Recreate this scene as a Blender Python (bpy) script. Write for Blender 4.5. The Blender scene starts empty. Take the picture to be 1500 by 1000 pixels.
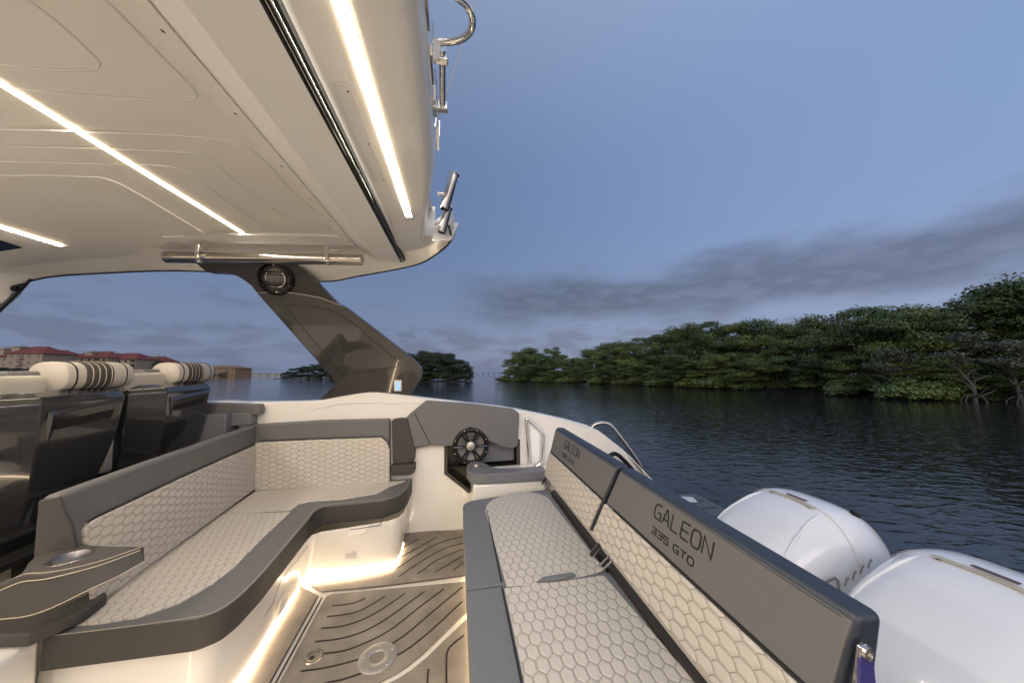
import bpy, math, random
import numpy as np
from mathutils import Vector, Matrix
random.seed(7); rng=np.random.default_rng(11)
scene=bpy.context.scene
COL=scene.collection
# ------------------------------------------------------------------ camera and the two frames
F=470.0; EYE=1.4
V=Vector
Tc=V((-82,F,-34)).normalized(); Xc=Tc.cross(V((0,0,1))).normalized(); Zc=Xc.cross(Tc)
th=math.atan(49/F)
Rcs=Matrix(((1,0,0),(0,math.cos(th),-math.sin(th)),(0,math.sin(th),math.cos(th))))   # camera axes -> sea
Rb=Rcs@Matrix((Xc,Tc,Zc)).transposed()                                              # boat -> sea
CAMZ=1.9
MB_=Matrix.Translation(V((0,0,CAMZ))-Rb@V((0,0,EYE)))@Rb.to_4x4()
def ray(px,py):
    r=V((px-750,F,-(py-500))); return V((r.dot(Xc),r.dot(Tc),r.dot(Zc)))
def P(ax,px,py,v):
    """point of a boat plane x=v / y=v / z=v seen at that place of the photo"""
    r=ray(px,py); c=V((0,0,EYE)); i='xyz'.index(ax)
    return c+r*((v-c[i])/r[i])
def PP(px,py,p0,n):
    r=ray(px,py); c=V((0,0,EYE)); n=V(n); return c+r*((V(p0)-c).dot(n)/r.dot(n))
BOAT=[]
# ------------------------------------------------------------------ mesh builder
class MB:
    def __init__(s): s.v=[]; s.f=[]; s.uv=[]; s.m=[]
    def prism(s,poly,vec,uv=None,mi=0,side=None):
        n=len(poly); b=len(s.v); vec=V(vec)
        s.v+=[tuple(p) for p in poly]+[tuple(V(p)+vec) for p in poly]
        fs=[tuple(range(b,b+n)),tuple(range(b+2*n-1,b+n-1,-1))]
        for i in range(n):
            j=(i+1)%n; fs.append((b+i,b+n+i,b+n+j,b+j))
        s.f+=fs; s.m+=[mi,mi]+[mi if side is None else side]*n; return s
    def box(s,x0,x1,y0,y1,z0,z1,mi=0):
        return s.prism([(x0,y0,z0),(x1,y0,z0),(x1,y1,z0),(x0,y1,z0)],(0,0,z1-z0),mi=mi)
    def grid(s,rows,close=False,mi=0):
        b=len(s.v); nr=len(rows); nc=len(rows[0])
        for r in rows: s.v+=[tuple(p) for p in r]
        for i in range(nr-1):
            for j in range(nc if close else nc-1):
                k=(j+1)%nc
                s.f.append((b+i*nc+j,b+i*nc+k,b+(i+1)*nc+k,b+(i+1)*nc+j)); s.m.append(mi)
        return s
    def cap(s,ring,mi=0):
        b=len(s.v); s.v+=[tuple(p) for p in ring]; s.f.append(tuple(range(b,b+len(ring)))); s.m.append(mi); return s
    def tube(s,path,r,n=10,closed=False,flat=1.0,mi=0,caps=True):
        path=[V(p) for p in path]; rows=[]; up=None; N=len(path)
        for i,p in enumerate(path):
            if closed: t=(path[(i+1)%N]-path[i-1])
            else: t=path[min(i+1,N-1)]-path[max(i-1,0)]
            t.normalize()
            if up is None:
                up=V((0,0,1)) if abs(t.z)<.9 else V((1,0,0))
            sd=t.cross(up); sd.normalize(); up=sd.cross(t); up.normalize()
            rr=r[i] if isinstance(r,(list,tuple)) else r
            rows.append([p+sd*math.cos(a)*rr+up*math.sin(a)*rr*flat for a in [2*math.pi*k/n for k in range(n)]])
        if closed: rows.append(rows[0])
        s.grid(rows,True,mi)
        if not closed and caps: s.cap(rows[0][::-1],mi); s.cap(rows[-1],mi)
        return s
    def lathe(s,prof,c,axis,n=32,mi=0):
        axis=V(axis).normalized(); u=axis.orthogonal().normalized(); w=axis.cross(u); c=V(c)
        rows=[[c+axis*h+(u*math.cos(2*math.pi*k/n)+w*math.sin(2*math.pi*k/n))*r for k in range(n)] for r,h in prof]
        return s.grid(rows,True,mi)
    def ribbon(s,pts,w,nrm,thick=.001,closed=False,mi=0):
        """flat strip of width w following pts, lying across nrm"""
        nrm=V(nrm).normalized(); pts=[V(p) for p in pts]; N=len(pts); L=[];R=[]
        for i,p in enumerate(pts):
            if closed: a=pts[i-1]; c=pts[(i+1)%N]
            else: a=pts[max(i-1,0)]; c=pts[min(i+1,N-1)]
            d1=(p-a); d2=(c-p)
            if d1.length<1e-9: d1=d2
            if d2.length<1e-9: d2=d1
            d1=d1.normalized(); d2=d2.normalized(); t=(d1+d2)
            if t.length<1e-6: t=d1
            t.normalize(); sd=t.cross(nrm).normalized(); k=min(1/max(t.dot(d1),.5),1.6)
            L.append(p+sd*w/2*k); R.append(p-sd*w/2*k)
        if closed: L.append(L[0]); R.append(R[0])
        up=nrm*thick
        rows=[[l,l+up,r+up,r] for l,r in zip(L,R)]
        s.grid(rows,True,mi)
        if not closed: s.cap(rows[0],mi); s.cap(rows[-1],mi)
        return s
    def build(s,name,mats,parent=None,bevel=0,seg=2,smooth=False,sub=0,uv=None,boat=True,ang=30):
        me=bpy.data.meshes.new(name)
        off=V((0,0,0)); q=parent
        while q is not None: off+=V(q.get('_l',(0,0,0))); q=q.parent
        me.from_pydata([tuple(V(p)-off) for p in s.v],[],s.f)
        if not isinstance(mats,(list,tuple)): mats=[mats]
        for m in mats: me.materials.append(m)
        me.polygons.foreach_set('material_index',s.m)
        import bmesh
        bm=bmesh.new(); bm.from_mesh(me); bmesh.ops.remove_doubles(bm,verts=bm.verts,dist=1e-5)
        bmesh.ops.recalc_face_normals(bm,faces=bm.faces)
        if uv:
            ul=bm.loops.layers.uv.new('UVMap'); U,W=V(uv[0]),V(uv[1])
            for f in bm.faces:
                for l in f.loops:
                    c=l.vert.co+off; l[ul].uv=(c.dot(U),c.dot(W))
        bm.to_mesh(me); bm.free()
        if smooth or bevel or sub: me.polygons.foreach_set('use_smooth',[True]*len(me.polygons))
        o=bpy.data.objects.new(name,me); COL.objects.link(o)
        if bevel:
            b=o.modifiers.new('bevel','BEVEL'); b.width=bevel; b.segments=seg; b.limit_method='ANGLE'; b.angle_limit=math.radians(ang); b.harden_normals=True
        elif smooth and not sub:
            try: me.set_sharp_from_angle(angle=math.radians(smooth if smooth is not True else 40))
            except Exception: pass
        if sub:
            m=o.modifiers.new('sub','SUBSURF'); m.levels=sub; m.render_levels=sub
        if parent is not None: o.parent=parent
        elif boat: BOAT.append(o)
        return o
def thing(name,label,cat,group=None,loc=(0,0,0),boat=True):
    o=bpy.data.objects.new(name,None); COL.objects.link(o); o.empty_display_size=.1
    o.location=loc; o['_l']=tuple(loc); o['label']=label; o['category']=cat
    if group: o['group']=group
    if boat: BOAT.append(o)
    return o
def tag(o,label,cat,group=None,kind=None):
    if label: o['label']=label
    if cat: o['category']=cat
    if group: o['group']=group
    if kind: o['kind']=kind
    return o
def smoothpts(pts,n=6,closed=False):
    """Catmull-Rom through the points"""
    pts=[V(p) for p in pts]; N=len(pts); out=[]
    rngi=range(N if closed else N-1)
    for i in rngi:
        p0=pts[i-1] if (closed or i>0) else pts[0]; p1=pts[i]; p2=pts[(i+1)%N]; p3=pts[(i+2)%N] if (closed or i+2<N) else pts[-1]
        for k in range(n):
            t=k/n; out.append(.5*((2*p1)+(p2-p0)*t+(2*p0-5*p1+4*p2-p3)*t*t+(3*p1-p0-3*p2+p3)*t**3))
    if not closed: out.append(pts[-1])
    return out
def roundpoly(pts,r,n=5):
    """round the corners of a closed polygon; r number or list"""
    pts=[V(p) for p in pts]; N=len(pts); out=[]
    for i,p in enumerate(pts):
        rr=r[i] if isinstance(r,(list,tuple)) else r
        a=pts[i-1]-p; b=pts[(i+1)%N]-p
        if rr<=0: out.append(p); continue
        d=min(rr,a.length*.48,b.length*.48); A=p+a.normalized()*d; B=p+b.normalized()*d
        for k in range(n+1):
            t=k/n; out.append(A*(1-t)**2+p*2*t*(1-t)+B*t*t)
    return out
def cut_hole(o,c,r,depth,axis=(0,0,1)):
    """sink a round hole into a finished part"""
    off=V((0,0,0)); q=o.parent
    while q is not None: off+=V(q.get('_l',(0,0,0))); q=q.parent
    axis=V(axis); a=V(c)-axis*depth-off; b=V(c)+axis*.05-off
    k=MB().tube([a,b],r,40).build('cutter',[],None,boat=False); k.parent=o
    m=o.modifiers.new('hole','BOOLEAN'); m.operation='DIFFERENCE'; m.solver='EXACT'; m.object=k
    bpy.context.view_layer.update(); dg=bpy.context.evaluated_depsgraph_get(); me=bpy.data.meshes.new_from_object(o.evaluated_get(dg))
    o.modifiers.clear(); o.data=me; bpy.data.objects.remove(k)
def cup(c,r,parent,depth=.06):
    MB().lathe([(.0001,-depth),(r*.9,-depth),(r*.93,-depth+.004),(r*.97,0),(r*1.0,.002),(r*1.10,.0025),(r*1.13,.0005)],c,(0,0,1),40).build('cup_holder',M['cupsteel'],parent,smooth=40)
# ------------------------------------------------------------------ materials
def nodemat(name):
    m=bpy.data.materials.new(name); m.use_nodes=True; nt=m.node_tree; b=nt.nodes['Principled BSDF']; return m,nt,b
def mat(name,col,rough=.5,metal=0,coat=0,noise=0,nscale=40,bump=0,bscale=400,ior=1.5,coatr=.05,colvar=None,rvar=0):
    m,nt,b=nodemat(name); b.inputs['Base Color'].default_value=(*col,1); b.inputs['Roughness'].default_value=rough
    b.inputs['Metallic'].default_value=metal; b.inputs['IOR'].default_value=ior
    b.inputs['Coat Weight'].default_value=coat; b.inputs['Coat Roughness'].default_value=coatr
    tc=nt.nodes.new('ShaderNodeTexCoord')
    if noise:
        n=nt.nodes.new('ShaderNodeTexNoise'); n.inputs['Scale'].default_value=nscale; n.inputs['Detail'].default_value=5
        nt.links.new(tc.outputs['Object'],n.inputs['Vector'])
        r=nt.nodes.new('ShaderNodeMapRange'); r.inputs['To Min'].default_value=1-noise; r.inputs['To Max'].default_value=1+noise
        nt.links.new(n.outputs['Fac'],r.inputs['Value'])
        mx=nt.nodes.new('ShaderNodeVectorMath'); mx.operation='SCALE'; mx.inputs[0].default_value=col
        nt.links.new(r.outputs[0],mx.inputs['Scale']); nt.links.new(mx.outputs[0],b.inputs['Base Color'])
    if rvar:
        n=nt.nodes.new('ShaderNodeTexNoise'); n.inputs['Scale'].default_value=7; n.inputs['Detail'].default_value=6
        nt.links.new(tc.outputs['Object'],n.inputs['Vector'])
        r=nt.nodes.new('ShaderNodeMapRange'); r.inputs['From Min'].default_value=.3; r.inputs['From Max'].default_value=.7
        r.inputs['To Min'].default_value=max(rough-rvar,.02); r.inputs['To Max'].default_value=rough+rvar
        nt.links.new(n.outputs['Fac'],r.inputs['Value']); nt.links.new(r.outputs[0],b.inputs['Roughness'])
    if bump:
        n=nt.nodes.new('ShaderNodeTexNoise'); n.inputs['Scale'].default_value=bscale; n.inputs['Detail'].default_value=3
        nt.links.new(tc.outputs['Object'],n.inputs['Vector'])
        n2=nt.nodes.new('ShaderNodeTexNoise'); n2.inputs['Scale'].default_value=9; n2.inputs['Detail'].default_value=2
        nt.links.new(tc.outputs['Object'],n2.inputs['Vector'])
        a=nt.nodes.new('ShaderNodeMath'); a.operation='MULTIPLY_ADD'; a.inputs[1].default_value=6.0
        nt.links.new(n2.outputs['Fac'],a.inputs[0]); nt.links.new(n.outputs['Fac'],a.inputs[2])
        bp=nt.nodes.new('ShaderNodeBump'); bp.inputs['Strength'].default_value=bump; bp.inputs['Distance'].default_value=.002
        nt.links.new(a.outputs[0],bp.inputs['Height']); nt.links.new(bp.outputs[0],b.inputs['Normal'])
    return m
M={}
M['gel']=mat('gelcoat_white',(.78,.74,.67),.25,coat=.5)
M['ceil']=mat('gelcoat_ceiling',(.86,.83,.77),.32,coat=.3)
M['beam']=mat('gelcoat_satin',(.86,.85,.83),.45)
M['gelw']=mat('gelcoat_bright',(.86,.85,.82),.2,coat=.6)
M['vinyl']=mat('vinyl_grey',(.128,.124,.120),.48,bump=.4,bscale=600,noise=.06)
M['vinyl2']=mat('vinyl_slate',(.145,.148,.155),.45,bump=.4,bscale=600,noise=.06)
M['vinyld']=mat('vinyl_charcoal',(.048,.043,.037),.68,bump=.3,bscale=600,noise=.08)
M['vinylblue']=mat('vinyl_dark_slate',(.026,.033,.046),.38,bump=.2,bscale=600,noise=.06)
M['cream']=mat('vinyl_cream',(.44,.40,.34),.45,bump=.2,bscale=500,noise=.04)
M['stitch']=mat('stitch_thread',(.55,.47,.34),.7)
M['stitchd']=mat('stitch_dark',(.006,.006,.006),.7)
M['chrome']=mat('polished_steel',(.75,.74,.72),.07,metal=1)
M['steel']=mat('brushed_steel',(.55,.5,.44),.22,metal=1)
M['cupsteel']=mat('cup_steel',(.30,.28,.26),.3,metal=1)
M['black']=mat('black_plastic',(.007,.007,.007),.45,ior=1.35)
M['blackg']=mat('black_gloss',(.006,.006,.006),.08,coat=.5)
M['rubber']=mat('black_rubber',(.012,.012,.012),.6)
M['pillar']=mat('bronze_metallic_paint',(.036,.034,.032),.3,metal=.4,coat=1,coatr=.03,noise=.1,nscale=300)
M['pillard']=mat('dark_wood_lacquer',(.018,.013,.010),.35,coat=.35,noise=.5,nscale=25)
M['shell']=mat('grey_metallic_lacquer',(.045,.045,.046),.14,metal=.45,coat=1,coatr=.03,noise=.1,nscale=300)
M['shelld']=mat('dark_lacquer',(.03,.027,.024),.25,metal=.4,coat=.8)
M['engine']=mat('engine_white',(.80,.80,.80),.25,coat=.5)
M['enginevent']=mat('engine_slot',(.58,.53,.42),.5)
M['ventd']=mat('engine_latch',(.12,.06,.045),.5)
M['plate']=mat('anodised_plate',(.42,.39,.35),.35,metal=.6)
M['plastw']=mat('white_plastic',(.75,.72,.66),.4)
M['film']=mat('blue_protective_film',(.04,.035,.16),.3)
M['glassd']=mat('tinted_glass',(.35,.42,.5),.03)
M['glassd'].node_tree.nodes['Principled BSDF'].inputs['Transmission Weight'].default_value=1.0
M['hatch']=mat('hatch_tint',(.01,.011,.013),.1,coat=.5)
M['caulk']=mat('caulk_line',(.018,.012,.008),.7)
M['seam']=mat('pad_border_white',(.72,.66,.56),.5)
M['plat']=mat('platform_pad',(.11,.122,.128),.7,noise=.1,nscale=80)
M['cone']=mat('speaker_cone',(.14,.13,.125),.4)
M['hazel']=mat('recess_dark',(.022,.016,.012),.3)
def ledmat(name,col,s):
    m,nt,b=nodemat(name); nt.nodes.remove(b); e=nt.nodes.new('ShaderNodeEmission'); e.inputs[0].default_value=(*col,1); e.inputs[1].default_value=s
    nt.links.new(e.outputs[0],nt.nodes['Material Output'].inputs[0]); return m
WARM=(1,.66,.32)
M['led']=ledmat('led_warm',(1,.77,.52),22)
M['ledc']=ledmat('led_warm_ceiling',(1,.87,.72),130)
M['leda']=ledmat('led_warm_aft',(1,.92,.80),90)
M['leds']=ledmat('led_diffuser_edge',(1,.78,.5),14)
M['led2']=ledmat('led_warm_low',(1,.77,.52),20)
M['ledb']=ledmat('led_blue',(.15,.4,1),2.5)
def padmat():
    m,nt,b=nodemat('foam_deck_pad'); b.inputs['Roughness'].default_value=.8
    tc=nt.nodes.new('ShaderNodeTexCoord'); n=nt.nodes.new('ShaderNodeTexNoise'); n.inputs['Scale'].default_value=6; n.inputs['Detail'].default_value=6
    n2=nt.nodes.new('ShaderNodeTexNoise'); n2.inputs['Scale'].default_value=900; n2.inputs['Detail'].default_value=2
    for k in (n,n2): nt.links.new(tc.outputs['Object'],k.inputs['Vector'])
    r=nt.nodes.new('ShaderNodeValToRGB'); r.color_ramp.elements[0].position=.3; r.color_ramp.elements[0].color=(.17,.145,.115,1); r.color_ramp.elements[1].position=.75; r.color_ramp.elements[1].color=(.29,.25,.20,1)
    nt.links.new(n.outputs['Fac'],r.inputs[0]); nt.links.new(r.outputs[0],b.inputs['Base Color'])
    bp=nt.nodes.new('ShaderNodeBump'); bp.inputs['Strength'].default_value=.3; bp.inputs['Distance'].default_value=.001
    nt.links.new(n2.outputs['Fac'],bp.inputs['Height']); nt.links.new(bp.outputs[0],b.inputs['Normal']); return m
M['pad']=padmat()
def quiltmat(name,col,w=.042,row=.050):
    """vinyl quilted in long hexagons: u runs across the flats, v along them; doubled stitch on the flats"""
    m,nt,b=nodemat(name); b.inputs['Roughness'].default_value=.5; L=nt.links.new; N=nt.nodes.new
    def math_(op,a,c=None,d=None):
        n=N('ShaderNodeMath'); n.operation=op
        for i,x in enumerate((a,c,d)):
            if x is None: continue
            if isinstance(x,(int,float)): n.inputs[i].default_value=x
            else: L(x,n.inputs[i])
        return n.outputs[0]
    tc=N('ShaderNodeTexCoord'); sp=N('ShaderNodeSeparateXYZ'); L(tc.outputs['UV'],sp.inputs[0])
    wob=N('ShaderNodeTexNoise'); wob.inputs['Scale'].default_value=5; L(tc.outputs['UV'],wob.inputs['Vector'])
    ww=math_('MULTIPLY',math_('SUBTRACT',wob.outputs['Fac'],.5),.25)
    u=math_('ADD',math_('MULTIPLY',sp.outputs[0],1/w),math_('ADD',ww,200.0)); v=math_('ADD',math_('MULTIPLY',sp.outputs[1],.8660254/row),173.2050808)
    S=1.7320508
    def cell(ou,ov):
        a=math_('SUBTRACT',math_('MODULO',math_('ADD',u,ou),1.0),.5); c=math_('SUBTRACT',math_('MODULO',math_('ADD',v,ov),S),S/2); return a,c
    ax,ay=cell(0,0); bx,by=cell(.5,S/2)
    da=math_('ADD',math_('MULTIPLY',ax,ax),math_('MULTIPLY',ay,ay)); db=math_('ADD',math_('MULTIPLY',bx,bx),math_('MULTIPLY',by,by))
    k=math_('LESS_THAN',da,db)
    def mix(a,c): return math_('ADD',math_('MULTIPLY',a,k),math_('MULTIPLY',c,math_('SUBTRACT',1.0,k)))
    gx=mix(ax,bx); gy=mix(ay,by)
    axx=math_('ABSOLUTE',gx); ayy=math_('ABSOLUTE',gy)
    d=math_('MAXIMUM',axx,math_('ADD',math_('MULTIPLY',axx,.5),math_('MULTIPLY',ayy,.8660254)))
    e=math_('SUBTRACT',.5,d)                                    # 0 on the seams
    def ss(x,a,c):
        n=N('ShaderNodeMapRange'); n.interpolation_type='SMOOTHSTEP'; n.inputs['From Min'].default_value=a; n.inputs['From Max'].default_value=c; L(x,n.inputs['Value']); return n.outputs[0]
    pil=ss(e,0,.2)
    line1=math_('SUBTRACT',1.0,ss(e,.014,.042))
    g2=math_('ABSOLUTE',math_('SUBTRACT',gx,.405)); line2=math_('SUBTRACT',1.0,ss(g2,.012,.036))
    inner=math_('GREATER_THAN',math_('SUBTRACT',.5,math_('ADD',math_('MULTIPLY',axx,.5),math_('MULTIPLY',ayy,.8660254))),.02)
    line2=math_('MULTIPLY',line2,inner)
    line=math_('MAXIMUM',line1,math_('MULTIPLY',line2,.75))
    mc=N('ShaderNodeMixRGB'); mc.inputs[1].default_value=(*col,1); mc.inputs[2].default_value=(col[0]*.56,col[1]*.53,col[2]*.49,1)
    L(math_('MULTIPLY',line,.9),mc.inputs[0]); L(mc.outputs[0],b.inputs['Base Color'])
    fine=N('ShaderNodeTexNoise'); fine.inputs['Scale'].default_value=260; fine.inputs['Detail'].default_value=3; L(tc.outputs['UV'],fine.inputs['Vector'])
    h=math_('ADD',math_('SUBTRACT',pil,math_('MULTIPLY',line,.35)),math_('MULTIPLY',fine.outputs['Fac'],.06))
    bp=N('ShaderNodeBump'); bp.inputs['Strength'].default_value=.7; bp.inputs['Distance'].default_value=.0032; L(h,bp.inputs['Height']); L(bp.outputs[0],b.inputs['Normal'])
    return m
M['quilt']=quiltmat('quilted_vinyl',(.55,.50,.43),.038,.050)
M['quiltk']=quiltmat('quilted_vinyl_back',(.51,.465,.40),.0275,.050)
M['quiltb']=quiltmat('quilted_vinyl_bench',(.51,.47,.41))
# ================================================================== BOAT: floor
Z=lambda px,py,z: P('z',px,py,z)
fl=MB().box(-3.6,1.35,-1.2,2.95,-.06,-.004).build('floor',M['seam'])
tag(fl,'beige cockpit sole with foam pads and white joints',None,kind='structure'); fl['label']='white cockpit floor carrying brown foam deck pads'
fl['_l']=(0,0,0)
def padpoly(px,name='deck_pad'):
    mb=MB().prism([Z(x,y,.004) for x,y in px],(0,0,-.0065)); return mb
cv=[(560,1000),(583,988),(600,977),(622,959),(652,930),(687,897)]
main=[(478,872),(486,869),(682,851),(687,893)]+[(x-2,y-3) for x,y in cv[::-1]]+[(520,1030),(440,1100),(300,1400),(250,1500),(160,1500),(300,1200)]
third=[(564,1002)]+[(x+3,y+3) for x,y in cv]+[(700,1040),(720,1500),(340,1500),(470,1150),(525,1040)]
walk=[(591,779),(679,775),(682,841),(560,857),(484,864),(472,866),(447,852),(572,833),(586,816)]
left=[(441,858),(466,871),(393,1003),(300,1180),(100,1550),(60,1500),(240,1200),(350,1008)]
pd=padpoly(main).build('deck_pad',M['pad'],fl,bevel=.0015,seg=1)
pt=padpoly(third).build('deck_pad',M['pad'],fl,bevel=.0015,seg=1)
pw=padpoly(walk).build('deck_pad',M['pad'],fl,bevel=.0015,seg=1)
pl=padpoly(left).build('deck_pad',M['pad'],fl,bevel=.0015,seg=1)
def caulk(lines,parent,w=.0085):
    mb=MB()
    for l in lines: mb.ribbon(smoothpts([Z(x,y,.0045) for x,y in l],4),w,(0,0,1),.0012)
    mb.build('caulk_lines',M['caulk'],parent)
c8=lambda L:[(400+x/5,820+y/5) for x,y in L]
caulk([c8(l) for l in [
 [(432,332),(520,325),(600,310),(675,277)],[(395,412),(520,398),(620,375),(720,325),(820,262)],
 [(352,498),(500,483),(640,440),(760,380),(860,315),(965,243)],[(308,595),(480,575),(640,530),(780,460),(900,380),(1108,228)],
 [(372,683),(520,662),(650,615),(780,555),(900,480),(1050,360),(1250,210)],[(202,812),(350,792),(480,765),(628,725)],
 [(872,612),(1000,520),(1200,350),(1385,197)],[(100,990),(385,900),(500,875),(645,828)],[(912,695),(1040,610),(1200,475),(1388,300)],
 [(60,1120),(300,1060),(560,980)]]]+[[(472,874),(436,940),(402,1003),(330,1140)]],pd)
caulk([c8(l) for l in [[(1398,548),(1310,620),(1280,660),(1270,720),(1270,900),(1270,1300)],[(1137,797),(1130,900),(1120,1300)]]],pt)
c6=lambda L:[(330+x*.42,580+y*.42) for x,y in L]
caulk([c6(l) for l in [[(620,527),(675,497)],[(608,563),(740,490)],[(598,600),(700,534),(770,503),(826,490)],[(605,628),(700,565),(770,528),(828,512)],
 [(670,620),(740,570),(828,533)],[(732,612),(828,557)],[(795,607),(830,580)]]]+[[(484,865),(560,858.5),(682,842.5)]],pw,.0075)
caulk([[(466.5,872),(430,937),(392,1006),(300,1182)]],pl,.006)
# pedestal base plate and flush drain
c=Z(553,963,.004); t=thing('table_base_plate','large round metal table socket plate screwed to the floor pad','plate',loc=tuple(c))
MB().lathe([(.0,.0008),(.034,.0008)],c,(0,0,1)) 
MB().lathe([(.033,-.05),(.033,.0035),(.036,.006),(.082,.006),(.0865,.0035),(.0865,0)],c,(0,0,1),48).build('flange',M['plate'],t,smooth=50)
MB().lathe([(.0001,-.048),(.033,-.048),(.033,-.044),(.028,-.044),(.028,-.047)],c,(0,0,1),32).build('socket_floor',M['plastw'],t,smooth=50)
for k in range(5):
    a=2*math.pi*k/5+.5; p=c+V((math.cos(a)*.068,math.sin(a)*.068,.006))
    MB().lathe([(.0045,0),(.0038,.002),(.0001,.0028)],p,(0,0,1),12).build('screw',M['chrome'],t,smooth=50)
c=Z(460,961,.004); t=thing('floor_ring','small round steel deck ring beside the table socket','ring',loc=tuple(c))
MB().lathe([(.028,-.02),(.028,.004),(.033,.006),(.041,.005),(.043,0)],c,(0,0,1),40).build('bezel',M['steel'],t,smooth=50)
MB().lathe([(.0001,-.003),(.022,-.003),(.028,-.008)],c,(0,0,1),32).build('insert',M['plate'],t,smooth=50)
MB().lathe([(.0001,.0005),(.011,.0005),(.012,-.003)],c+V((-.008,-.004,0)),(0,0,1),20).build('finger_hole',M['black'],t,smooth=50)
# ================================================================== hull: side wall, gunwale, outer side
hull=thing('boat_hull','white motorboat hull side with gunwale curving down to the stern','boat hull')
top=[(-1.0,0),(310,590.5),(345,591),(380,591.5),(460,589.5),(490,585),(540,577),(580,580),(620,585),(690,593),(760,602),(860,625)]
gp=[V((-3.8,2.8,1.06)),V((-2.6,2.9,1.1))]+[P('y',x,y,2.9) for x,y in top[1:]]+[V((1.41,2.78,.67)),V((1.52,2.68,.56)),V((1.6,2.55,.44)),V((1.64,2.4,.36))]
gs=smoothpts(gp,3)
YW=2.9
def topz(x):
    for a,b in zip(gs,gs[1:]):
        if a.x<=x<=b.x: return a.z+(b.z-a.z)*(x-a.x)/max(b.x-a.x,1e-6)
    return 1.1
xl=P('y',651,670,YW).x; xr=P('y',762,670,YW).x; zt=P('y',700,646,YW).z; zm=P('y',651,692,YW); zd=P('y',686,720,YW)
w=MB()
def wallpiece(x0,x1,zb):
    xs=sorted([x0,x1]+[p.x for p in gs if x0<p.x<x1])
    w.grid([[V((x,YW if x<1.15 else min(YW,2.9-(x-1.15)*.55),zb)) for x in xs],[V((x,YW if x<1.15 else min(YW,2.9-(x-1.15)*.55),topz(x)-.002)) for x in xs]])
wallpiece(-3.8,xl,-.01); wallpiece(xl,xr,zt); wallpiece(xr,1.62,-.01)
w.grid([[V((xl,YW,-.01)),V((zd.x,YW,-.01)),V((xr,YW,-.01))],[V((xl,YW,zm.z)),V((zd.x,YW,zd.z)),V((xr,YW,zd.z))]])
w.build('side_wall',M['gel'],hull)
g=MB()
rows=[]
for p in gs:
    k=0 if p.x<1.2 else (p.x-1.2)*.3
    rows.append([p+V((0,0,-.002)),p+V((0,.008,.010)),p+V((0,.03,.016)),p+V((0,.11,.014)),p+V((0,.15,0)),p+V((0,.165,-.03))])
g.grid(rows).build('gunwale',M['gel'],hull,smooth=60)
h=MB(); rows=[]
for p in gs:
    o=p+V((0,.165,-.03)); rows.append([o,V((o.x,o.y+.01,o.z-.12)),V((o.x,o.y-.02,.3)),V((o.x,o.y-.25,-.3)),V((o.x,o.y-.6,-.8))])
h.grid(rows).build('hull_side',M['gelw'],hull,smooth=60)
# raised highlight crease on the coaming
MB().ribbon(smoothpts([P('y',x,y,2.896) for x,y in [(450,602),(490,592),(530,589),(575,590),(618,589)]],5),.004,(0,-1,0),.004).build('moulding',M['gelw'],hull)
# speaker recess
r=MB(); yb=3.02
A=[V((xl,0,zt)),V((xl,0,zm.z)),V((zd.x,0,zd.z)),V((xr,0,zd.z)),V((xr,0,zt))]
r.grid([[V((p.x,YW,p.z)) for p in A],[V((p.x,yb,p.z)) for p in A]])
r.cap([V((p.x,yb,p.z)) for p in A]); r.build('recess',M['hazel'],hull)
fr=MB().ribbon([V((xl+.012,YW-.004,zt-.0)),V((xl+.012,YW-.004,zm.z)),V((zd.x,YW-.004,zd.z+.012)),V((xr,YW-.004,zd.z+.012))],.028,(0,-1,0),.006)
fr.ribbon([V((xr-.02,YW-.004,zd.z)),V((xr-.02,YW-.004,zt))],.03,(0,-1,0),.006)
fr.build('recess_frame',M['vinyld'],hull)
# mid shelf and dark back panel in the recess
zs=P('y',670,684,YW).z
MB().box(xl+.03,xr-.04,2.93,yb-.002,zs-.015,zs).build('recess_shelf',M['black'],hull)
MB().box(P('y',703,660,2.95).x,xr-.045,2.95,2.99,zs+.01,zt+.05).build('recess_panel',M['vinyl2'],hull,bevel=.008)
# platform
MB().box(1.15,2.36,-.6,2.95,.02,.10).build('swim_platform',M['plat'],hull,bevel=.02)
pp=roundpoly([V((1.2,.2,.1)),V((2.33,.2,.1)),V((2.33,2.6,.1)),V((2.05,2.92,.1)),V((1.2,2.92,.1))],.1)
pf=MB().prism(pp,(0,0,.005)).build('platform_pad',M['plat'],hull)
mb=MB()
for k in range(16): mb.ribbon([V((1.3+.0,.5+k*.15,.1095)),V((2.28,.5+k*.15,.1095))],.008,(0,0,1),.001)
mb.build('caulk_lines',M['caulk'],hull)
a=[P('z',x,y,.111) for x,y in [(992,727),(1014,728),(1022,735),(999,736)]]
MB().prism(a,(0,0,.004)).build('platform_light_panel',M['plastw'],hull)
# transom behind the bench and port side
MB().box(.72,1.16,.3,2.86,-.3,.5).build('transom',M['gel'],hull,bevel=.02)
MB().box(-3.4,1.6,-.75,-.6,-.6,.9).build('port_side',M['gel'],hull,bevel=.03)
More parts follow.
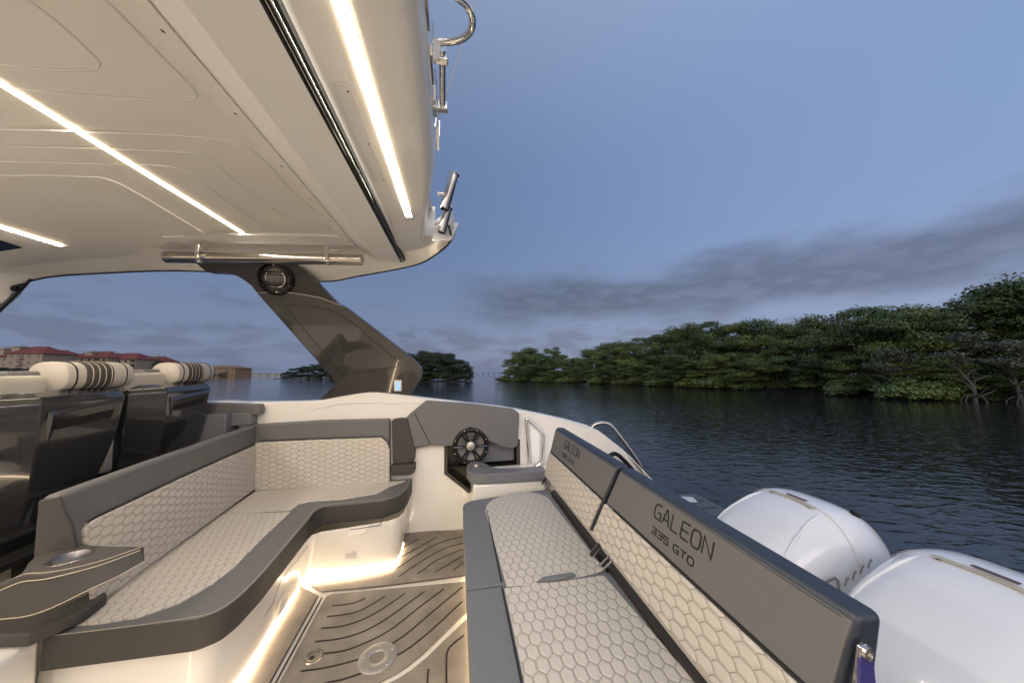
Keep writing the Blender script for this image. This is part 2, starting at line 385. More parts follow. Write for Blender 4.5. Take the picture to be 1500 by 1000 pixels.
# stern handrail and grab handle
hr=smoothpts([P('y',x,y,2.96) for x,y in [(866,626),(872,621),(884,619),(896,624),(915,648),(936,678),(942,694),(941,704)]],6)
MB().tube(hr,.019,12).build('stern_handrail',M['steel'],hull,smooth=60)
gh=roundpoly([P('y',x,y,2.865) for x,y in [(771,611),(797,634),(795,676),(776,690)]],[.03,.04,.03,.03])
t=MB().tube(gh,.0125,10,closed=True).build('grab_handle',M['chrome'],hull,smooth=60)
MB().prism([P('y',x,y,2.897) for x,y in [(775,618),(791,636),(790,674),(779,682)]],(0,-.006,0)).build('back_plate',M['gelw'],t,bevel=.003)
MB().tube(smoothpts([P('y',x,y,2.6) for x,y in [(889,672),(897,665),(905,666),(918,678),(928,690)]],5),.018,10).build('mooring_cleat',M['black'],hull,smooth=60)
# ================================================================== side pad and speaker
sp=thing('wall_upholstery','grey upholstered wall panel cut out around the round speaker','wall panel',loc=(.15,2.86,.9))
ol=[(593.6,613),(600,606),(624,586.5),(690,591),(753,599),(761,606),(759,652),(752,657),(736,655),(717,646),(710,638),(701,630),(688,626),(678,633),(670,650),(664,653.5),(632,653),(603,658),(598,640)]
MB().prism([P('y',x,y,2.845) for x,y in ol],(0,.05,0)).build('cushion',M['vinyl'],sp,bevel=.012,seg=3,ang=25)
MB().ribbon([P('y',x,y,2.8445) for x,y in [(607,604),(619,628),(632,652)]],.004,(0,-1,0),.001).build('seam',M['stitchd'],sp)
MB().prism([P('y',x,y,2.836) for x,y in [(595.5,614),(607,605),(630,651),(605,656),(600,641)]],(0,.03,0)).build('side_wing',M['vinyl'],sp,bevel=.012,seg=3,ang=25)
c=P('y',689.5,653,2.848); R=.157
s=thing('speaker','round black loudspeaker with spoked grille in the side recess','speaker',loc=tuple(c)); ax=(0,-1,0)
MB().lathe([(R,-.05),(R,0),(R*.97,.012),(R*.86,.016),(R*.8,.006),(R*.74,.002)],c,ax,48).build('rim',M['black'],s,smooth=50)
MB().lathe([(R*.76,.0),(R*.6,-.012),(R*.3,-.03),(.0001,-.03)],c,ax,48).build('cone',M['cone'],s,smooth=60)
MB().lathe([(R*.24,-.01),(R*.23,.01),(R*.15,.016),(.0001,.019)],c,ax,32).build('centre_cap',M['plate'],s,smooth=50)
MB().lathe([(R*.30,-.01),(R*.30,.008),(R*.24,.010),(R*.24,.0)],c,ax,32).build('hub_ring',M['blackg'],s,smooth=50)
for k in range(6):
    for d in (-.13,.13):
        a=math.pi*k/3+d; u=V((math.cos(a),0,math.sin(a)))
        if k%3==0 : 
            if d>0: continue
            a=math.pi*k/3; u=V((math.cos(a),0,math.sin(a)))
            MB().tube([c+u*R*.27+V((0,-.008,0)),c+u*R*.97+V((0,-.016,0))],.010,8).build('spoke',M['black'],s,smooth=50)
            MB().tube([c+u*R*.45+V((0,-.018,0)),c+u*R*.9+V((0,-.024,0))],.0025,6).build('trim',M['chrome'],s,smooth=50)
        else: MB().tube([c+u*R*.27+V((0,-.006,0)),c+u*R*.8+V((0,-.006,0))],.0075,8).build('spoke',M['black'],s,smooth=50)
for k in range(8):
    a=math.pi*(k+.5)/4; p=c+V((math.cos(a),0,math.sin(a)))*R*.9
    MB().lathe([(.005,.012),(.004,.018),(.0001,.019)],p,ax,10).build('screw',M['steel'],s,smooth=50)
# ================================================================== bench on the aft side
BX=(.70,.60); 
def bf(y,z,off=0):                       # point of the backrest face, off = proud of it (towards the seat)
    t=.95-z; n=V((-1,0,.3125)).normalized(); return V((.70-.3125*t,y,z))+n*off
bench=thing('stern_bench','wide grey and cream stern bench with two quilted seat cushions','bench',loc=(.35,1.4,0))
def seat(poly,name='seat_cushion'): return MB().prism([V((x,y,.45)) for x,y in poly],(0,0,-.13)).build(name,M['vinyl2'],bench,bevel=.022,seg=4)
s1=seat([(p.x,p.y) for p in roundpoly([V((.045,1.444,0)),V((.045,2.33,0)),V((.68,2.43,0)),V((.68,1.444,0))],[.004,.09,.03,.004])])
s2=seat([(p.x,p.y) for p in roundpoly([V((.045,.2,0)),V((.045,1.436,0)),V((.69,1.436,0)),V((.69,.2,0))],[.05,.004,.004,.03])])
def quilt(poly,parent,vec,uv,m='quilt',name='quilted_panel',bev=.006):
    return MB().prism(poly,vec).build(name,M[m],parent,bevel=bev,seg=2,uv=uv,ang=50)
q1=smoothpts([Z(x,y,.455) for x,y in [(711,748),(713,739),(722,731),(738,725),(755,721),(775,720),(792,723),(803,728)]],3)+[Z(x,y,.455) for x,y in [(886,833),(855,842),(820,848.5),(783,855),(742,857)]]
quilt(q1,s1,(0,0,-.02),((1,0,0),(0,1,0)),'quiltb')
nq=[Z(x,y,.455) for x,y in [(738.5,860),(790,854),(885,841),(1022,1000)]]+[V((.66,.25,.455)),V((.2,.25,.455))]
quilt(nq,s2,(0,0,-.02),((1,0,0),(0,1,0)),'quiltb')
MB().tube([V((.198,2.16,.452)),V((.196,1.46,.452))],.004,6).build('piping',M['rubber'],s1,smooth=60)
MB().tube([V((.193,1.42,.452)),V((.192,.25,.452))],.004,6).build('piping',M['rubber'],s2,smooth=60)
MB().prism([Z(x,y,.4515) for x,y in [(785,855),(796,848),(815,844.5),(838,841),(845,845),(820,851)]],(0,0,.014)).build('pull_tab',M['vinyl2'],s1,bevel=.006)
MB().box(.10,.69,.2,2.33,-.003,.318).build('seat_base',M['gel'],bench,bevel=.02)
def stroke(glyph):
    return {'G':[[(1,1),(.28,1),(0,.78),(0,.22),(.25,0),(1,0),(1,.46),(.55,.46)]],'A':[[(0,0),(.42,1),(.58,1),(1,0)],[(.2,.32),(.72,.32)]],'L':[[(0,1),(0,0),(.9,0)]],
     'E':[[(1,1),(.12,1),(0,.9),(0,.1),(.12,0),(1,0)],[(0,.5),(.9,.5)]],'O':[[(.2,0),(.8,0),(1,.2),(1,.8),(.8,1),(.2,1),(0,.8),(0,.2),(.2,0)]],
     'N':[[(0,0),(0,1),(1,0),(1,1)]],'3':[[(0,1),(1,1),(1,0),(0,0)],[(.25,.5),(1,.5)]],'5':[[(1,1),(0,1),(0,.52),(1,.52),(1,0),(0,0)]],'T':[[(0,1),(1,1)],[(.5,1),(.5,0)]],' ':[],
     'M':[[(0,0),(0,1),(.5,.35),(1,1),(1,0)]],'Y':[[(0,1),(.5,.5),(1,1)],[(.5,.5),(.5,0)]],'H':[[(0,0),(0,1)],[(1,0),(1,1)],[(0,.5),(1,.5)]],'R':[[(0,0),(0,1),(.9,1),(1,.85),(1,.6),(.9,.45),(0,.45)],[(.5,.45),(1,0)]]}[glyph]
def lettering(text,p0,right,up,h,wd,gap,lw,thick,parent,m,name='lettering',nrm=None):
    right=V(right).normalized(); up=V(up).normalized(); n=nrm or right.cross(up); mb=MB(); p=V(p0)
    for ch in text:
        for st in stroke(ch): mb.ribbon([p+right*(x*wd)+up*(y*h) for x,y in st],lw,n,thick)
        p=p+right*(wd+gap) if ch!=' ' else p+right*(wd*.75)
    return mb.build(name,m,parent)
def backrest(y0,y1,label,lets,e1,sl):
    """y0 = near (port) end, y1 = far end"""
    
    prof=[(.95,0),(.63,0)]                       # face; back side leans with it
    nb=V((-1,0,.3125)).normalized()
    f=[bf(y0,.95),bf(y1,.95),bf(y1+e1,.63),bf(y0+sl,.63)]
    body=MB(); 
    rows=[[p for p in f],[f[0]+V((.060,0,-.004)),f[1]+V((.060,0,-.004)),f[2]+V((.12,0,-.01)),f[3]+V((.12,0,-.01))]]
    body.grid(rows,True); body.cap(rows[0]); body.cap(rows[1]); o=body.build('backrest',M['vinylblue'],bench,bevel=.016,seg=3); o['label']=label
    # grey upper band, slightly proud; quilted lower panel
    MB().prism([bf(y0+.008,.937,.004),bf(y1-.012,.937,.004),bf(y1-.012+e1*.45,.792,.004),bf(y0+.010+sl*.47,.792,.004)],-nb*.012).build('upper_band',M['vinyl'],o,bevel=.004,seg=2)
    qf=[bf(y0+.012+sl*.48,.786,.012),bf(y1-.008+e1*.5,.786,.012),bf(y1-.012+e1,.635,.010),bf(y0+sl+.008,.635,.010)]
    quilt(qf,o,-nb*.02,((-.298,0,.954),(0,1,0)),'quiltk',bev=.012)
    MB().ribbon([bf(y0+.04,.789,.005),bf(y1-.03,.789,.005)],.006,nb,.002).build('piping',M['rubber'],o)
    MB().ribbon([bf(y0+.02,.934,.0045),bf(y1-.02,.934,.0045)],.0015,nb,.0006).build('stitching',M['stitchd'],o)
    up=V((.298,0,.954)); 
    ya,h,zc=lets
    lettering('GALEON',bf(ya,zc-h*.5,.0045),(0,-1,0),up,h,h*.72,h*.23,.0052,.0008,o,M['stitchd'],'lettering',nb)
    lettering('335',bf(ya-.005,zc-h*.5-.047,.0045),(0,-1,0),up,h*.42,h*.5,h*.17,.0040,.0008,o,M['stitchd'],'model_number',nb)
    lettering('GTO',bf(ya-.005-h*2.39,zc-h*.5-.047,.0045),(0,-1,0),up,h*.42,h*.5,h*.17,.0040,.0008,o,M['stitchd'],'model_letters',nb)
    return o
b1=backrest(1.340,2.23,'far backrest with small looking lettering, next to the wall',(1.985,.046,.893),-.03,.10)
b2=backrest(.485,1.322,'near backrest with large lettering',(1.045,.046,.893),.10,.03)
# dark end of the far one is seen through the split; hinge plate at the near end
e=[P('y',x,y,.475) for x,y in [(1262,948),(1270,943),(1278,948),(1284,1000),(1288,1060),(1252,1060),(1256,1000)]]
MB().prism(e,(0,.008,0)).build('hinge_plate',M['chrome'],b2,bevel=.002)
MB().prism([P('y',x,y,.471) for x,y in [(1261,966),(1279,962),(1283,1000),(1286,1055),(1259,1055),(1260,1000)]],(0,.005,0)).build('protective_film',M['film'],b2)
MB().lathe([(.0115,0),(.0105,.005),(.005,.006),(.004,.003),(.0001,.003)],P('y',1269,955,.472),(0,-1,0),20).build('bolt',M['steel'],b2,smooth=40)
# folding brackets under the split and at the far end
for (L,name,lab) in [([[(880,797),(840,845)],[(893,815),(862,843)],[(899,820),(876,842)]],'folding_bracket','chrome folding bracket under the split between the two bench backrests'),([[(801,700),(785,722)],[(806,705),(795,724)]],'folding_bracket','small chrome bracket at the far end of the stern bench')]:
    t=MB().box(.69,.70,P('x',*L[0][0],.66).y-.012,P('x',*L[0][0],.66).y+.012,.44,.47).build(name,M['steel'],bench,bevel=.002)
    for k,(a,b) in enumerate(L):
        a3,b3=P('x',*a,.66),P('x',*b,.665)
        MB().ribbon([a3,b3],.03 if k==0 else .008,(-1,.2,.1),.006).build('bracket_arm',M['chrome'] if k else M['steel'],t,bevel=.001)
        if k==0: MB().ribbon([a3+V((-.008,0,0)),b3+V((-.008,0,0))],.017,(-1,.2,.1),.002).build('slot',M['black'],t)
MB().lathe([(.02,-.03),(.02,0),(.015,.006),(.0001,.007)],P('x',884,838,.7),(-1,0,0),20)
# ---- arm pad at the far end of the bench

pts=[(683,686),(684,680),(690,676),(700,675),(709,677),(718,682),(730,685),(760,684.5),(795,681),(800,689),(760,691.5),(738,693),(715,694),(700,694.5),(688,692)]
t=MB().prism([Z(x,y,.58) for x,y in pts],(0,0,-.075)).build('armrest',M['vinyl2'],bench,bevel=.008,seg=3,ang=35)
cc=Z(697,682.5,.58); cut_hole(t,cc,.040,.065); cup(cc,.040,t)
MB().box(.125,.68,2.47,2.897,-.003,.503).build('arm_base',M['gel'],bench,bevel=.015)
MB().box(.695,.79,.25,2.35,.30,.47).build('back_well',M['vinyld'],bench)
MB().tube([V((.083,.3,.018)),V((.083,2.25,.018))],.006,8).build('led_strip',M['led2'],bench,smooth=60)
# ================================================================== L-shaped lounge
sofa=thing('lounge_sofa','L-shaped cockpit sofa with cream quilted cushions and dark grey edging','sofa',loc=(-1.2,2.2,0))
bolt=[(62,933),(290,906),(325,893),(350,875),(385,840),(450,763),(461,748),(475,742),(560,734),(585,726),(597,716),(604,700)]
bz=[Z(x,y,.45) for x,y in bolt]
outer=bz+[V((-.385,2.88,.45)),V((-1.55,2.88,.45)),V((-1.46,1.5,.45))]
base0=MB().prism(roundpoly(outer,[.01,.02,.02,.04,.02,.02,.02,.02,.02,.03,.03,.03,.01,.01,.01],3),(0,0,-.115),side=1).build('edge_bolster',[M['vinyl'],M['vinyld']],sofa,bevel=.018,seg=4,ang=40)
sA=[(92,915),(140,912),(200,903),(262,882),(310,855),(343,830),(385,787),(426,749)]
sB=[(427,746),(438,737),(455,733),(500,730),(552,722),(572,711),(590,705)]
seamL=V((-1.50,2.44,.457)); 
qa=[Z(x,y,.457) for x,y in sA]+[seamL+V((0,-.004,0)),V((-1.42,1.53,.457))]
qb=[Z(x,y,.457) for x,y in sB]+[V((-.405,2.835,.457)),V((-1.51,2.84,.457)),seamL+V((0,.004,0))]
quilt(qa,sofa,(0,0,-.02),((1,0,0),(0,1,0)),name='seat_quilt')
quilt(qb,sofa,(0,0,-.02),((0,1,0),(1,0,0)),name='seat_quilt')
MB().ribbon(smoothpts([Z(x,y,.4515) for x,y in [(70,931),(180,918),(290,902),(324,890),(350,871),(385,836),(449,760),(460,746),(475,739),(560,731),(583,723),(594,714),(600,702)]],3),.002,(0,0,1),.0008).build('stitching',M['stitch'],sofa)
# backrest along the helm side
d0=V((-1.405,1.5,0)); d1=V((-1.53,2.86,0)); dd=(d1-d0).normalized(); nn=V((dd.y,-dd.x,0))      # nn points aft
p0=V((-1.405,1.5,.5))
def sf(px,py,off=0): return PP(px,py,p0+nn*off,nn)+V((0,0,0))
bk=MB(); A=[sf(88,724),sf(230,672.5),sf(376,621.5)]; lo=[V((d1.x,d1.y,.44)),V((d0.x,d0.y,.44))]
lo=[A[2].copy(),A[0].copy()]; lo[0].z=.44; lo[1].z=.60
bk.prism([A[0],A[1],A[2],lo[0],lo[1]],-nn*.055).build('backrest',M['vinyl'],sofa,bevel=.02,seg=3)
qz=[sf(x,y,.012) for x,y in [(131,803),(126,790),(125,776),(131,766),(142,759),(260,703),(382,649),(384,709),(212,834),(140,888)]]
quilt(qz,sofa,-nn*.02,((0,0,1),tuple(dd)),name='back_quilt',bev=.008)
MB().ribbon([sf(x,y,.004) for x,y in [(125,790),(124,775),(130,763),(142,756.5),(260,700.5),(380,646.5)]],.006,nn,.003).build('piping',M['rubber'],sofa)
q=A[0]
MB().prism([V((q.x-.052,q.y-.012,q.z-.012)),V((q.x+.004,q.y-.012,q.z-.004)),V((q.x+.025,q.y-.012,.895)),V((q.x+.050,q.y-.012,.84)),V((q.x+.064,q.y-.012,.78)),V((q.x+.070,q.y-.012,.67)),V((q.x-.052,q.y-.012,.67))],(0,.016,0)).build('end_panel',M['vinyld'],sofa,bevel=.006,seg=3,ang=25)
# backrest along the side wall
YB=2.835
bs=MB().prism([P('y',x,y,YB) for x,y in [(366,622),(470,616),(570.5,613.5),(571.5,712),(370,724)]],(0,.062,0)).build('backrest',M['vinyl'],sofa,bevel=.015,seg=3)
quilt([P('y',x,y,YB-.012) for x,y in [(368,648.5),(470,644),(558,641),(566,648),(570.5,658),(570.5,708),(480,713),(372,719)]],sofa,(0,.02,0),((0,0,1),(1,0,0)),name='back_quilt',bev=.01)
MB().ribbon([P('y',x,y,YB-.004) for x,y in [(379,645.5),(470,641.5),(559,638.5),(568,646),(571,655)]],.005,(0,-1,0),.003).build('piping',M['rubber'],sofa)
ep=MB().prism([P('y',x,y,YB-.01) for x,y in [(573.5,615),(585,613),(597,613),(602,634),(608,660),(607,674),(600,679),(575,680)]],(0,.07,0)).build('end_bolster',M['vinyld'],sofa,bevel=.012,seg=3,ang=40)
MB().prism([P('y',x,y,YB-.05) for x,y in [(572,682),(608,680),(607,693),(600,696),(573,697)]],(0,.1,0)).build('end_block',M['vinyld'],sofa,bevel=.012,seg=3,ang=40)
# moulded base
bot=[V((-1.52,1.50,0)),V((-1.0,1.475,0)),V((-.945,1.53,0)),Z(355,1000,0),Z(395,932,0),Z(441,857,0),Z(450,852,0),Z(520,844,0),Z(565,836,0),Z(579,829,0),Z(587,815,0),Z(592,790,0),V((-.43,2.898,0))]
tp=[V((-1.52,1.56,.335)),V((-.97,1.525,.335)),V((-.935,1.56,.335)),V((-.912,1.78,.335)),V((-.908,2.02,.335)),V((-.90,2.30,.335)),V((-.86,2.335,.335)),V((-.66,2.365,.335)),V((-.46,2.40,.335)),V((-.40,2.44,.335)),V((-.375,2.52,.335)),V((-.37,2.65,.335)),V((-.39,2.898,.335))]
rows=[]
for k,(f_,z_,i_) in enumerate([(0,0,.01),(.08,.03,.004),(.3,.10,0),(.7,.2,0),(.93,.295,0),(1,.315,0),(1,.336,0)]):
    rows.append([V((a.x*(1-f_)+b.x*f_,a.y*(1-f_)+b.y*f_,z_)) +(V((-.012,.0,0)) if i_<0 else V((0,0,0))) for a,b in zip(bot,tp)])
MB().grid(rows).build('base',M['gel'],sofa,smooth=50)
# locker lid line, pull and vent on the base
def bp(x,y,yy=2.43): return P('y',x,y,yy)
MB().ribbon([bp(468,781,2.362),bp(557,769,2.365),bp(560,758,2.362)],.004,(0,-1,.1),.003).build('locker_seam',M['caulk'],sofa)
MB().prism([bp(x,y,2.362) for x,y in [(495,776),(543,769),(535,779),(528,783),(504,785)]],(0,.01,0)).build('locker_pull',M['gel'],sofa,bevel=.004)
vt=MB().prism(roundpoly([bp(x,y,2.378) for x,y in [(503,802),(523,800),(524,818),(503,820)]],.01),(0,.012,0)).build('vent',M['plastw'],sofa,bevel=.002)
mb=MB()
for k in range(4): mb.ribbon([bp(506,808+k*3,2.3775),bp(521,806.5+k*3,2.3775)],.003,(0,-1,0),.001)
mb.build('louvre',M['plate'],vt)
MB().ribbon([V((-.902,2.25,.295)),V((-.906,1.95,.285)),V((-.918,1.9,.2)),V((-.925,1.82,.19))],.004,(1,0,0),.003).build('locker_seam',M['plate'],sofa)
pv=MB().prism([V((-.922,1.98,.17)),V((-.922,2.06,.17)),V((-.935,2.06,.08)),V((-.935,1.98,.08))],(.008,0,0)).build('vent',M['plastw'],sofa,bevel=.002)
# ---- armrest at the near end of the lounge

far=[(212,799),(150,799),(102,796),(50,816),(32,838),(0,853),(-40,876),(-90,900)]
frt=[(205,803),(150,822),(112,832),(64,841),(32,843),(0,858),(-40,880),(-90,906)]
bo=[(213,822),(172,846),(138,862),(80,891),(40,905),(0,909),(-40,914),(-90,921)]
rows=[]
for a,b,c_ in zip(far,frt,bo):
    if len(rows)<5: A_=Z(*a,.765); B_=Z(*b,.765)
    else: A0,B0=rows[4][0],rows[4][1]; B_=P('y',*b,B0.y-.002*(len(rows)-4)); A_=B_+(A0-B0)
    C_=P('y',*c_,B_.y-.006); D_=V((A_.x,A_.y,C_.z)); rows.append([A_,B_,C_,D_])
cols=[smoothpts([r_[j] for r_ in rows],3) for j in range(4)]; fine=[[c_[i] for c_ in cols] for i in range(len(cols[0]))]
arm=MB().grid(fine,True); arm.cap(rows[0]); arm.cap(rows[-1]); t=arm.build('armrest',M['vinyld'],sofa,bevel=.008,seg=3,ang=45)
def mixr(i,f): return [r_[i] for r_ in f]
st=[r_[1].lerp(r_[2],.14)+V((0,-.0015,.001)) for r_ in rows[:7]]
st2=[r_[1]+V((-.0,.006,.0015)) for r_ in rows[:7]]; st3=[r_[2].lerp(r_[1],.06)+V((0,-.001,0)) for r_ in rows[:7]]
for L_,u_ in ((st,(0,-.7,.7)),(st2,(0,0,1)),(st3,(0,-1,.2))):
    MB().ribbon(smoothpts(L_,3),.002,u_,.0012).build('stitching',M['stitch'],t)
a_,b_=Z(72,822,.765),Z(135,808,.765); cc=Z(103,816,.765); rr=.046
cut_hole(t,cc,rr,.045); cup(cc,rr,t,.045)
tag(MB().prism([Z(x,y,.50) for x,y in [(-200,930),(0,905),(90,885),(150,858),(158,868),(125,893),(42,928),(-60,932),(-200,935)]],(0,0,-.045)).build('side_cushion',M['vinyld'],bevel=.012,seg=3),'flat dark cushion under the wedge armrest','cushion')
tag(MB().box(-3.2,-1.462,.2,1.497,-.003,.452).build('side_locker',M['gel'],bevel=.02),'cream moulded locker below the flat dark cushion at bottom left','locker')
# floor led strips
ls=smoothpts([V((-.935,.6,.02)),V((-.935,1.2,.02)),Z(352,1006,.02),Z(393,934,.02),Z(437,862,.02)],4)
def ledtube(path,r,m,nm,parent=None): return MB().tube(path,r,8).build(nm,M[m],parent,smooth=60)
ledtube(ls,.0065,'led','led_strip',sofa)
ls=smoothpts([Z(443,855,.016),Z(475,850,.02),Z(520,843.5,.02),Z(563,835,.02),Z(578,828,.02),Z(586,814,.02),Z(590.5,795,.02)],4)
ledtube(ls,.006,'led','led_strip',sofa)
# ================================================================== helm seats, their base, side console
hb=thing('helm_plinth','cream moulded plinth with dark trim carrying the two helm seats','seat base',loc=(-2.2,2.1,0))
MB().box(-3.2,-1.62,1.46,2.89,-.003,.50).build('plinth',M['gel'],hb,bevel=.02)
MB().box(-2.7,-1.80,1.5,2.86,.50,.72).build('pedestal',M['black'],hb,bevel=.02)
MB().box(-1.80,-1.70,1.5,2.86,.503,.66).build('trim',M['black'],hb,bevel=.01)
sk=MB().box(-1.70,-1.692,1.55,1.72,.59,.65).build('socket_panel',M['blackg'],hb,bevel=.003)
MB().box(-1.692,-1.689,1.57,1.61,.60,.64).build('socket',M['chrome'],sk,bevel=.001)
def chair(yc,label):
    t=thing('helm_chair',label,'helm chair',group='helm chairs',loc=(-1.9,yc,.6)); x=-1.78
    S=MB()
    def ringat(z,w,wc,xa,xf,fx):      # half section of the shell, port to starboard
        return [V((fx,yc-wc,z)),V((xf,yc-wc,z)),V((xf+.05,yc-wc+.012,z)),V((xa-.03,yc-w-.035,z)),V((xa,yc-w,z)),V((xa+.006,yc,z)),V((xa,yc+w,z)),V((xa-.03,yc+w+.035,z)),V((xf+.05,yc+wc-.012,z)),V((xf,yc+wc,z)),V((fx,yc+wc,z))]
    secs=[(.62,.10,.20,x-.14,x-.30,-2.4),(.75,.12,.24,x-.09,x-.26,-2.4),(.9,.145,.275,x-.045,x-.2,-2.35),(1.05,.165,.30,x-.015,x-.17,-2.32),(1.2,.175,.31,x,x-.15,-2.30),(1.25,.18,.31,x+.005,x-.15,-2.28),(1.28,.175,.305,x-.012,x-.162,-2.27),(1.30,.16,.29,x-.05,x-.19,-2.26)]
    rws=[ringat(*s_) for s_ in secs]
    cols=[smoothpts([r_[j] for r_ in rws[:6]],3)+[r_[j] for r_ in rws[6:]] for j in range(11)]
    rws=[[c_[i] for c_ in cols] for i in range(len(cols[0]))]
    S.grid(rws); S.cap(rws[-1]); S.build('shell',M['shell'],t,bevel=.006,seg=2,ang=24)
    # recessed frame on the back
    def fp(y,z,off=0):
        zz=[s_[0] for s_ in secs]; xx=[s_[3] for s_ in secs]; return V((float(np.interp(z,zz,xx))+off+.003,yc+y,z))
    o1=[fp(-.155,1.215),fp(.165,1.245),fp(.115,.70),fp(-.105,.70)]
    o2=[fp(-.125,1.165),fp(.125,1.19),fp(.085,.70),fp(-.075,.70)]
    fr_=MB().grid([[p+V((.004,0,0)) for p in o1],[p+V((.014,0,0)) for p in [a.lerp(b,.35) for a,b in zip(o1,o2)]],[p+V((.006,0,0)) for p in o2],[p+V((.001,0,0)) for p in o2]],True)
    fr_.build('back_frame',M['shell'],t,smooth=20)
    MB().cap([p+V((.003,0,0)) for p in o2]).build('back_inset',M['shelld'],t)
    MB().prism([fp(-.125,1.165,.004),fp(.125,1.19,.004),fp(.105,1.15,.004),fp(-.12,1.13,.004)],(.004,0,0)).build('back_slot',M['black'],t)
    # upholstery in front of the shell
    MB().prism(roundpoly([V((-2.32,yc-.30,.8)),V((-1.98,yc-.30,.8)),V((-1.89,yc-.30,1.27)),V((-1.885,yc-.30,1.378)),V((-2.03,yc-.30,1.36)),V((-2.25,yc-.30,1.26))],.03),(0,.60,0)).build('side_bolster',M['cream'],t,bevel=.03,seg=4,ang=40)
    MB().prism(roundpoly([V((-2.24,yc-.17,.8)),V((-2.05,yc-.17,.8)),V((-1.905,yc-.17,1.34)),V((-1.915,yc-.17,1.397)),V((-2.1,yc-.17,1.385))],.02),(0,.34,0)).build('backrest',M['vinyl'],t,bevel=.02,seg=3,ang=40)
    # headrest roll with stripe
    def roll(y0,y1,g,nm,m):
        c_=V((-1.885,0,1.366)); ring=[]
        for k in range(20):
            a=2*math.pi*k/20; rx,rz=.080+g,.072+g
            ring.append(V((c_.x+rx*math.copysign(abs(math.cos(a))**.75,math.cos(a)),0,c_.z+rz*math.copysign(abs(math.sin(a))**.75,math.sin(a)))))
        rows=[]
        ys=[(y0,.94),(y0+.004,.985),(y0+.010,1),(y1-.03,1),(y1-.010,.94),(y1,.84)] if g==0 else [(y0,.97),(y0+.004,1),(y1-.004,1),(y1,.97)]
        for yy,s_ in ys: rows.append([V((c_.x+(p.x-c_.x)*s_,yc+yy,c_.z+(p.z-c_.z)*s_)) for p in ring])
        q_=MB().grid(rows,True); q_.cap(rows[0]); q_.cap(rows[-1]); return q_.build(nm,m,t,smooth=70)
    roll(-.06,.27,0,'headrest',M['cream']); 
    roll(.02,.15,.003,'headrest_stripe',M['vinyld']); 
    for yy in (.045,.075,.105,.135): roll(yy-.0015,yy+.0015,.0045,'stitching',M['stitch'])
    roll(-.025,-.018,.004,'piping',M['black']); roll(.215,.221,.003,'piping',M['black'])
    return t
c1_=chair(1.92,'nearer helm seat with glossy grey back and striped headrest, cut by the left edge')
c2_=chair(2.54,'farther helm seat with glossy grey back and striped headrest, next to the water')
t=thing('side_console','dark grey padded console with cup holder beside the far helm seat','console',loc=(-2,2.75,.9))
MB().prism([P('y',x,y,2.82) for x,y in [(250,589),(379,592.5),(381,600),(379,608),(250,609)]],(0,.075,0)).build('upper_pad',M['vinyl'],t,bevel=.01,seg=3)
MB().prism([V((-2.7,2.74,.965)),V((-2.7,2.74,.60)),V((-1.68,2.74,.60)),V((-1.68,2.74,1.055)),V((-2.7,2.74,1.055))],(0,.155,0)).build('lower_pad',M['vinyl2'],t,bevel=.012,seg=3)
cc=V((-1.86,2.79,1.058)); cup(cc,.035,t,.03)
MB().box(-1.685,-1.55,2.80,2.895,.955,1.05).build('corner_pad',M['vinyl2'],t,bevel=.01,seg=3)
# ================================================================== HARDTOP
ht=thing('hardtop','white hardtop roof over the cockpit with three glowing light strips','hardtop',loc=(-1.5,1.2,2.4))
def sst(a): a=max(0,min(1,a)); return a*a*(3-2*a)
LIP=[(-3.6,2.84,1.60),(-3.14,2.8,1.83),(-2.97,2.78,2.03),(-2.48,2.75,2.098),(-1.855,2.72,2.124),(-1.1,2.75,2.08),(-.786,2.7,2.118),(-.326,2.55,2.18),(-.148,2.35,2.206),(-.036,2.1,2.217)]
def lipat(x):
    xs=[l[0] for l in LIP]; return float(np.interp(x,xs,[l[1] for l in LIP])),float(np.interp(x,xs,[l[2] for l in LIP]))
def cz(x,y):
    z0=2.3-.17*max(0,-1.5-x)-.0
    ly,lz=lipat(x); s=sst((-1.80-x)/.35)
    t=max(0,(y-2.0)/(ly-.06-2.0)); d=(z0-(lz+.05))*min(t,1)**2.2
    return z0-d*s
ys=[-1.6,-1,-.5,0,.4,.8,1.2,1.5,1.8,2.0,2.1,2.2,2.28,2.36,2.44,2.5,2.56,2.62,2.68]
xs=[-4.2,-3.8,-3.4]+[-3.2+.1*k for k in range(24)]+[-.80]
MB().grid([[V((x,min(y,lipat(x)[0]-.04),cz(x,y))) for y in ys] for x in xs]).build('ceiling_panel',M['ceil'],ht,smooth=60)
def onceil(px,py,off=-.002):
    z=2.3
    for _ in range(12): p=Z(px,py,z); z=.5*z+.5*cz(p.x,p.y)
    p=Z(px,py,z); return p+V((0,0,off+.0005))
hf=lambda L:[(x/2,y/2) for x,y in L]
mb=MB()
for L in [[(-200,372),(0,378),(450,393),(640,408),(720,430),(780,475),(860,560),(985,676)],[(-200,424),(0,428),(300,435),(560,448),(620,470),(680,520),(800,612),(905,688)],[(-200,470),(0,472),(300,480),(480,485),(560,510),(640,570),(700,614),(785,672)],[(-200,510),(0,513),(260,517),(330,530),(400,565),(490,618),(600,684)],
          [(150,-150),(310,0),(430,120),(530,222),(568,262),(575,280),(562,292),(520,294),(400,290),(80,262),(-100,250)],[(-40,-100),(85,0),(180,75),(270,158),(290,182),(285,198),(262,204),(120,203),(0,188),(-100,180)],[(475,693),(600,690),(740,686),(960,687)],[(950,655),(1010,700)]]:
    mb.tube(smoothpts([onceil(*p) for p in hf(L)],4),.0034,8)
mb.build('ceiling_ribs',M['gelw'],ht,smooth=80)
for nm,p in (('a',(0,0)),): pass
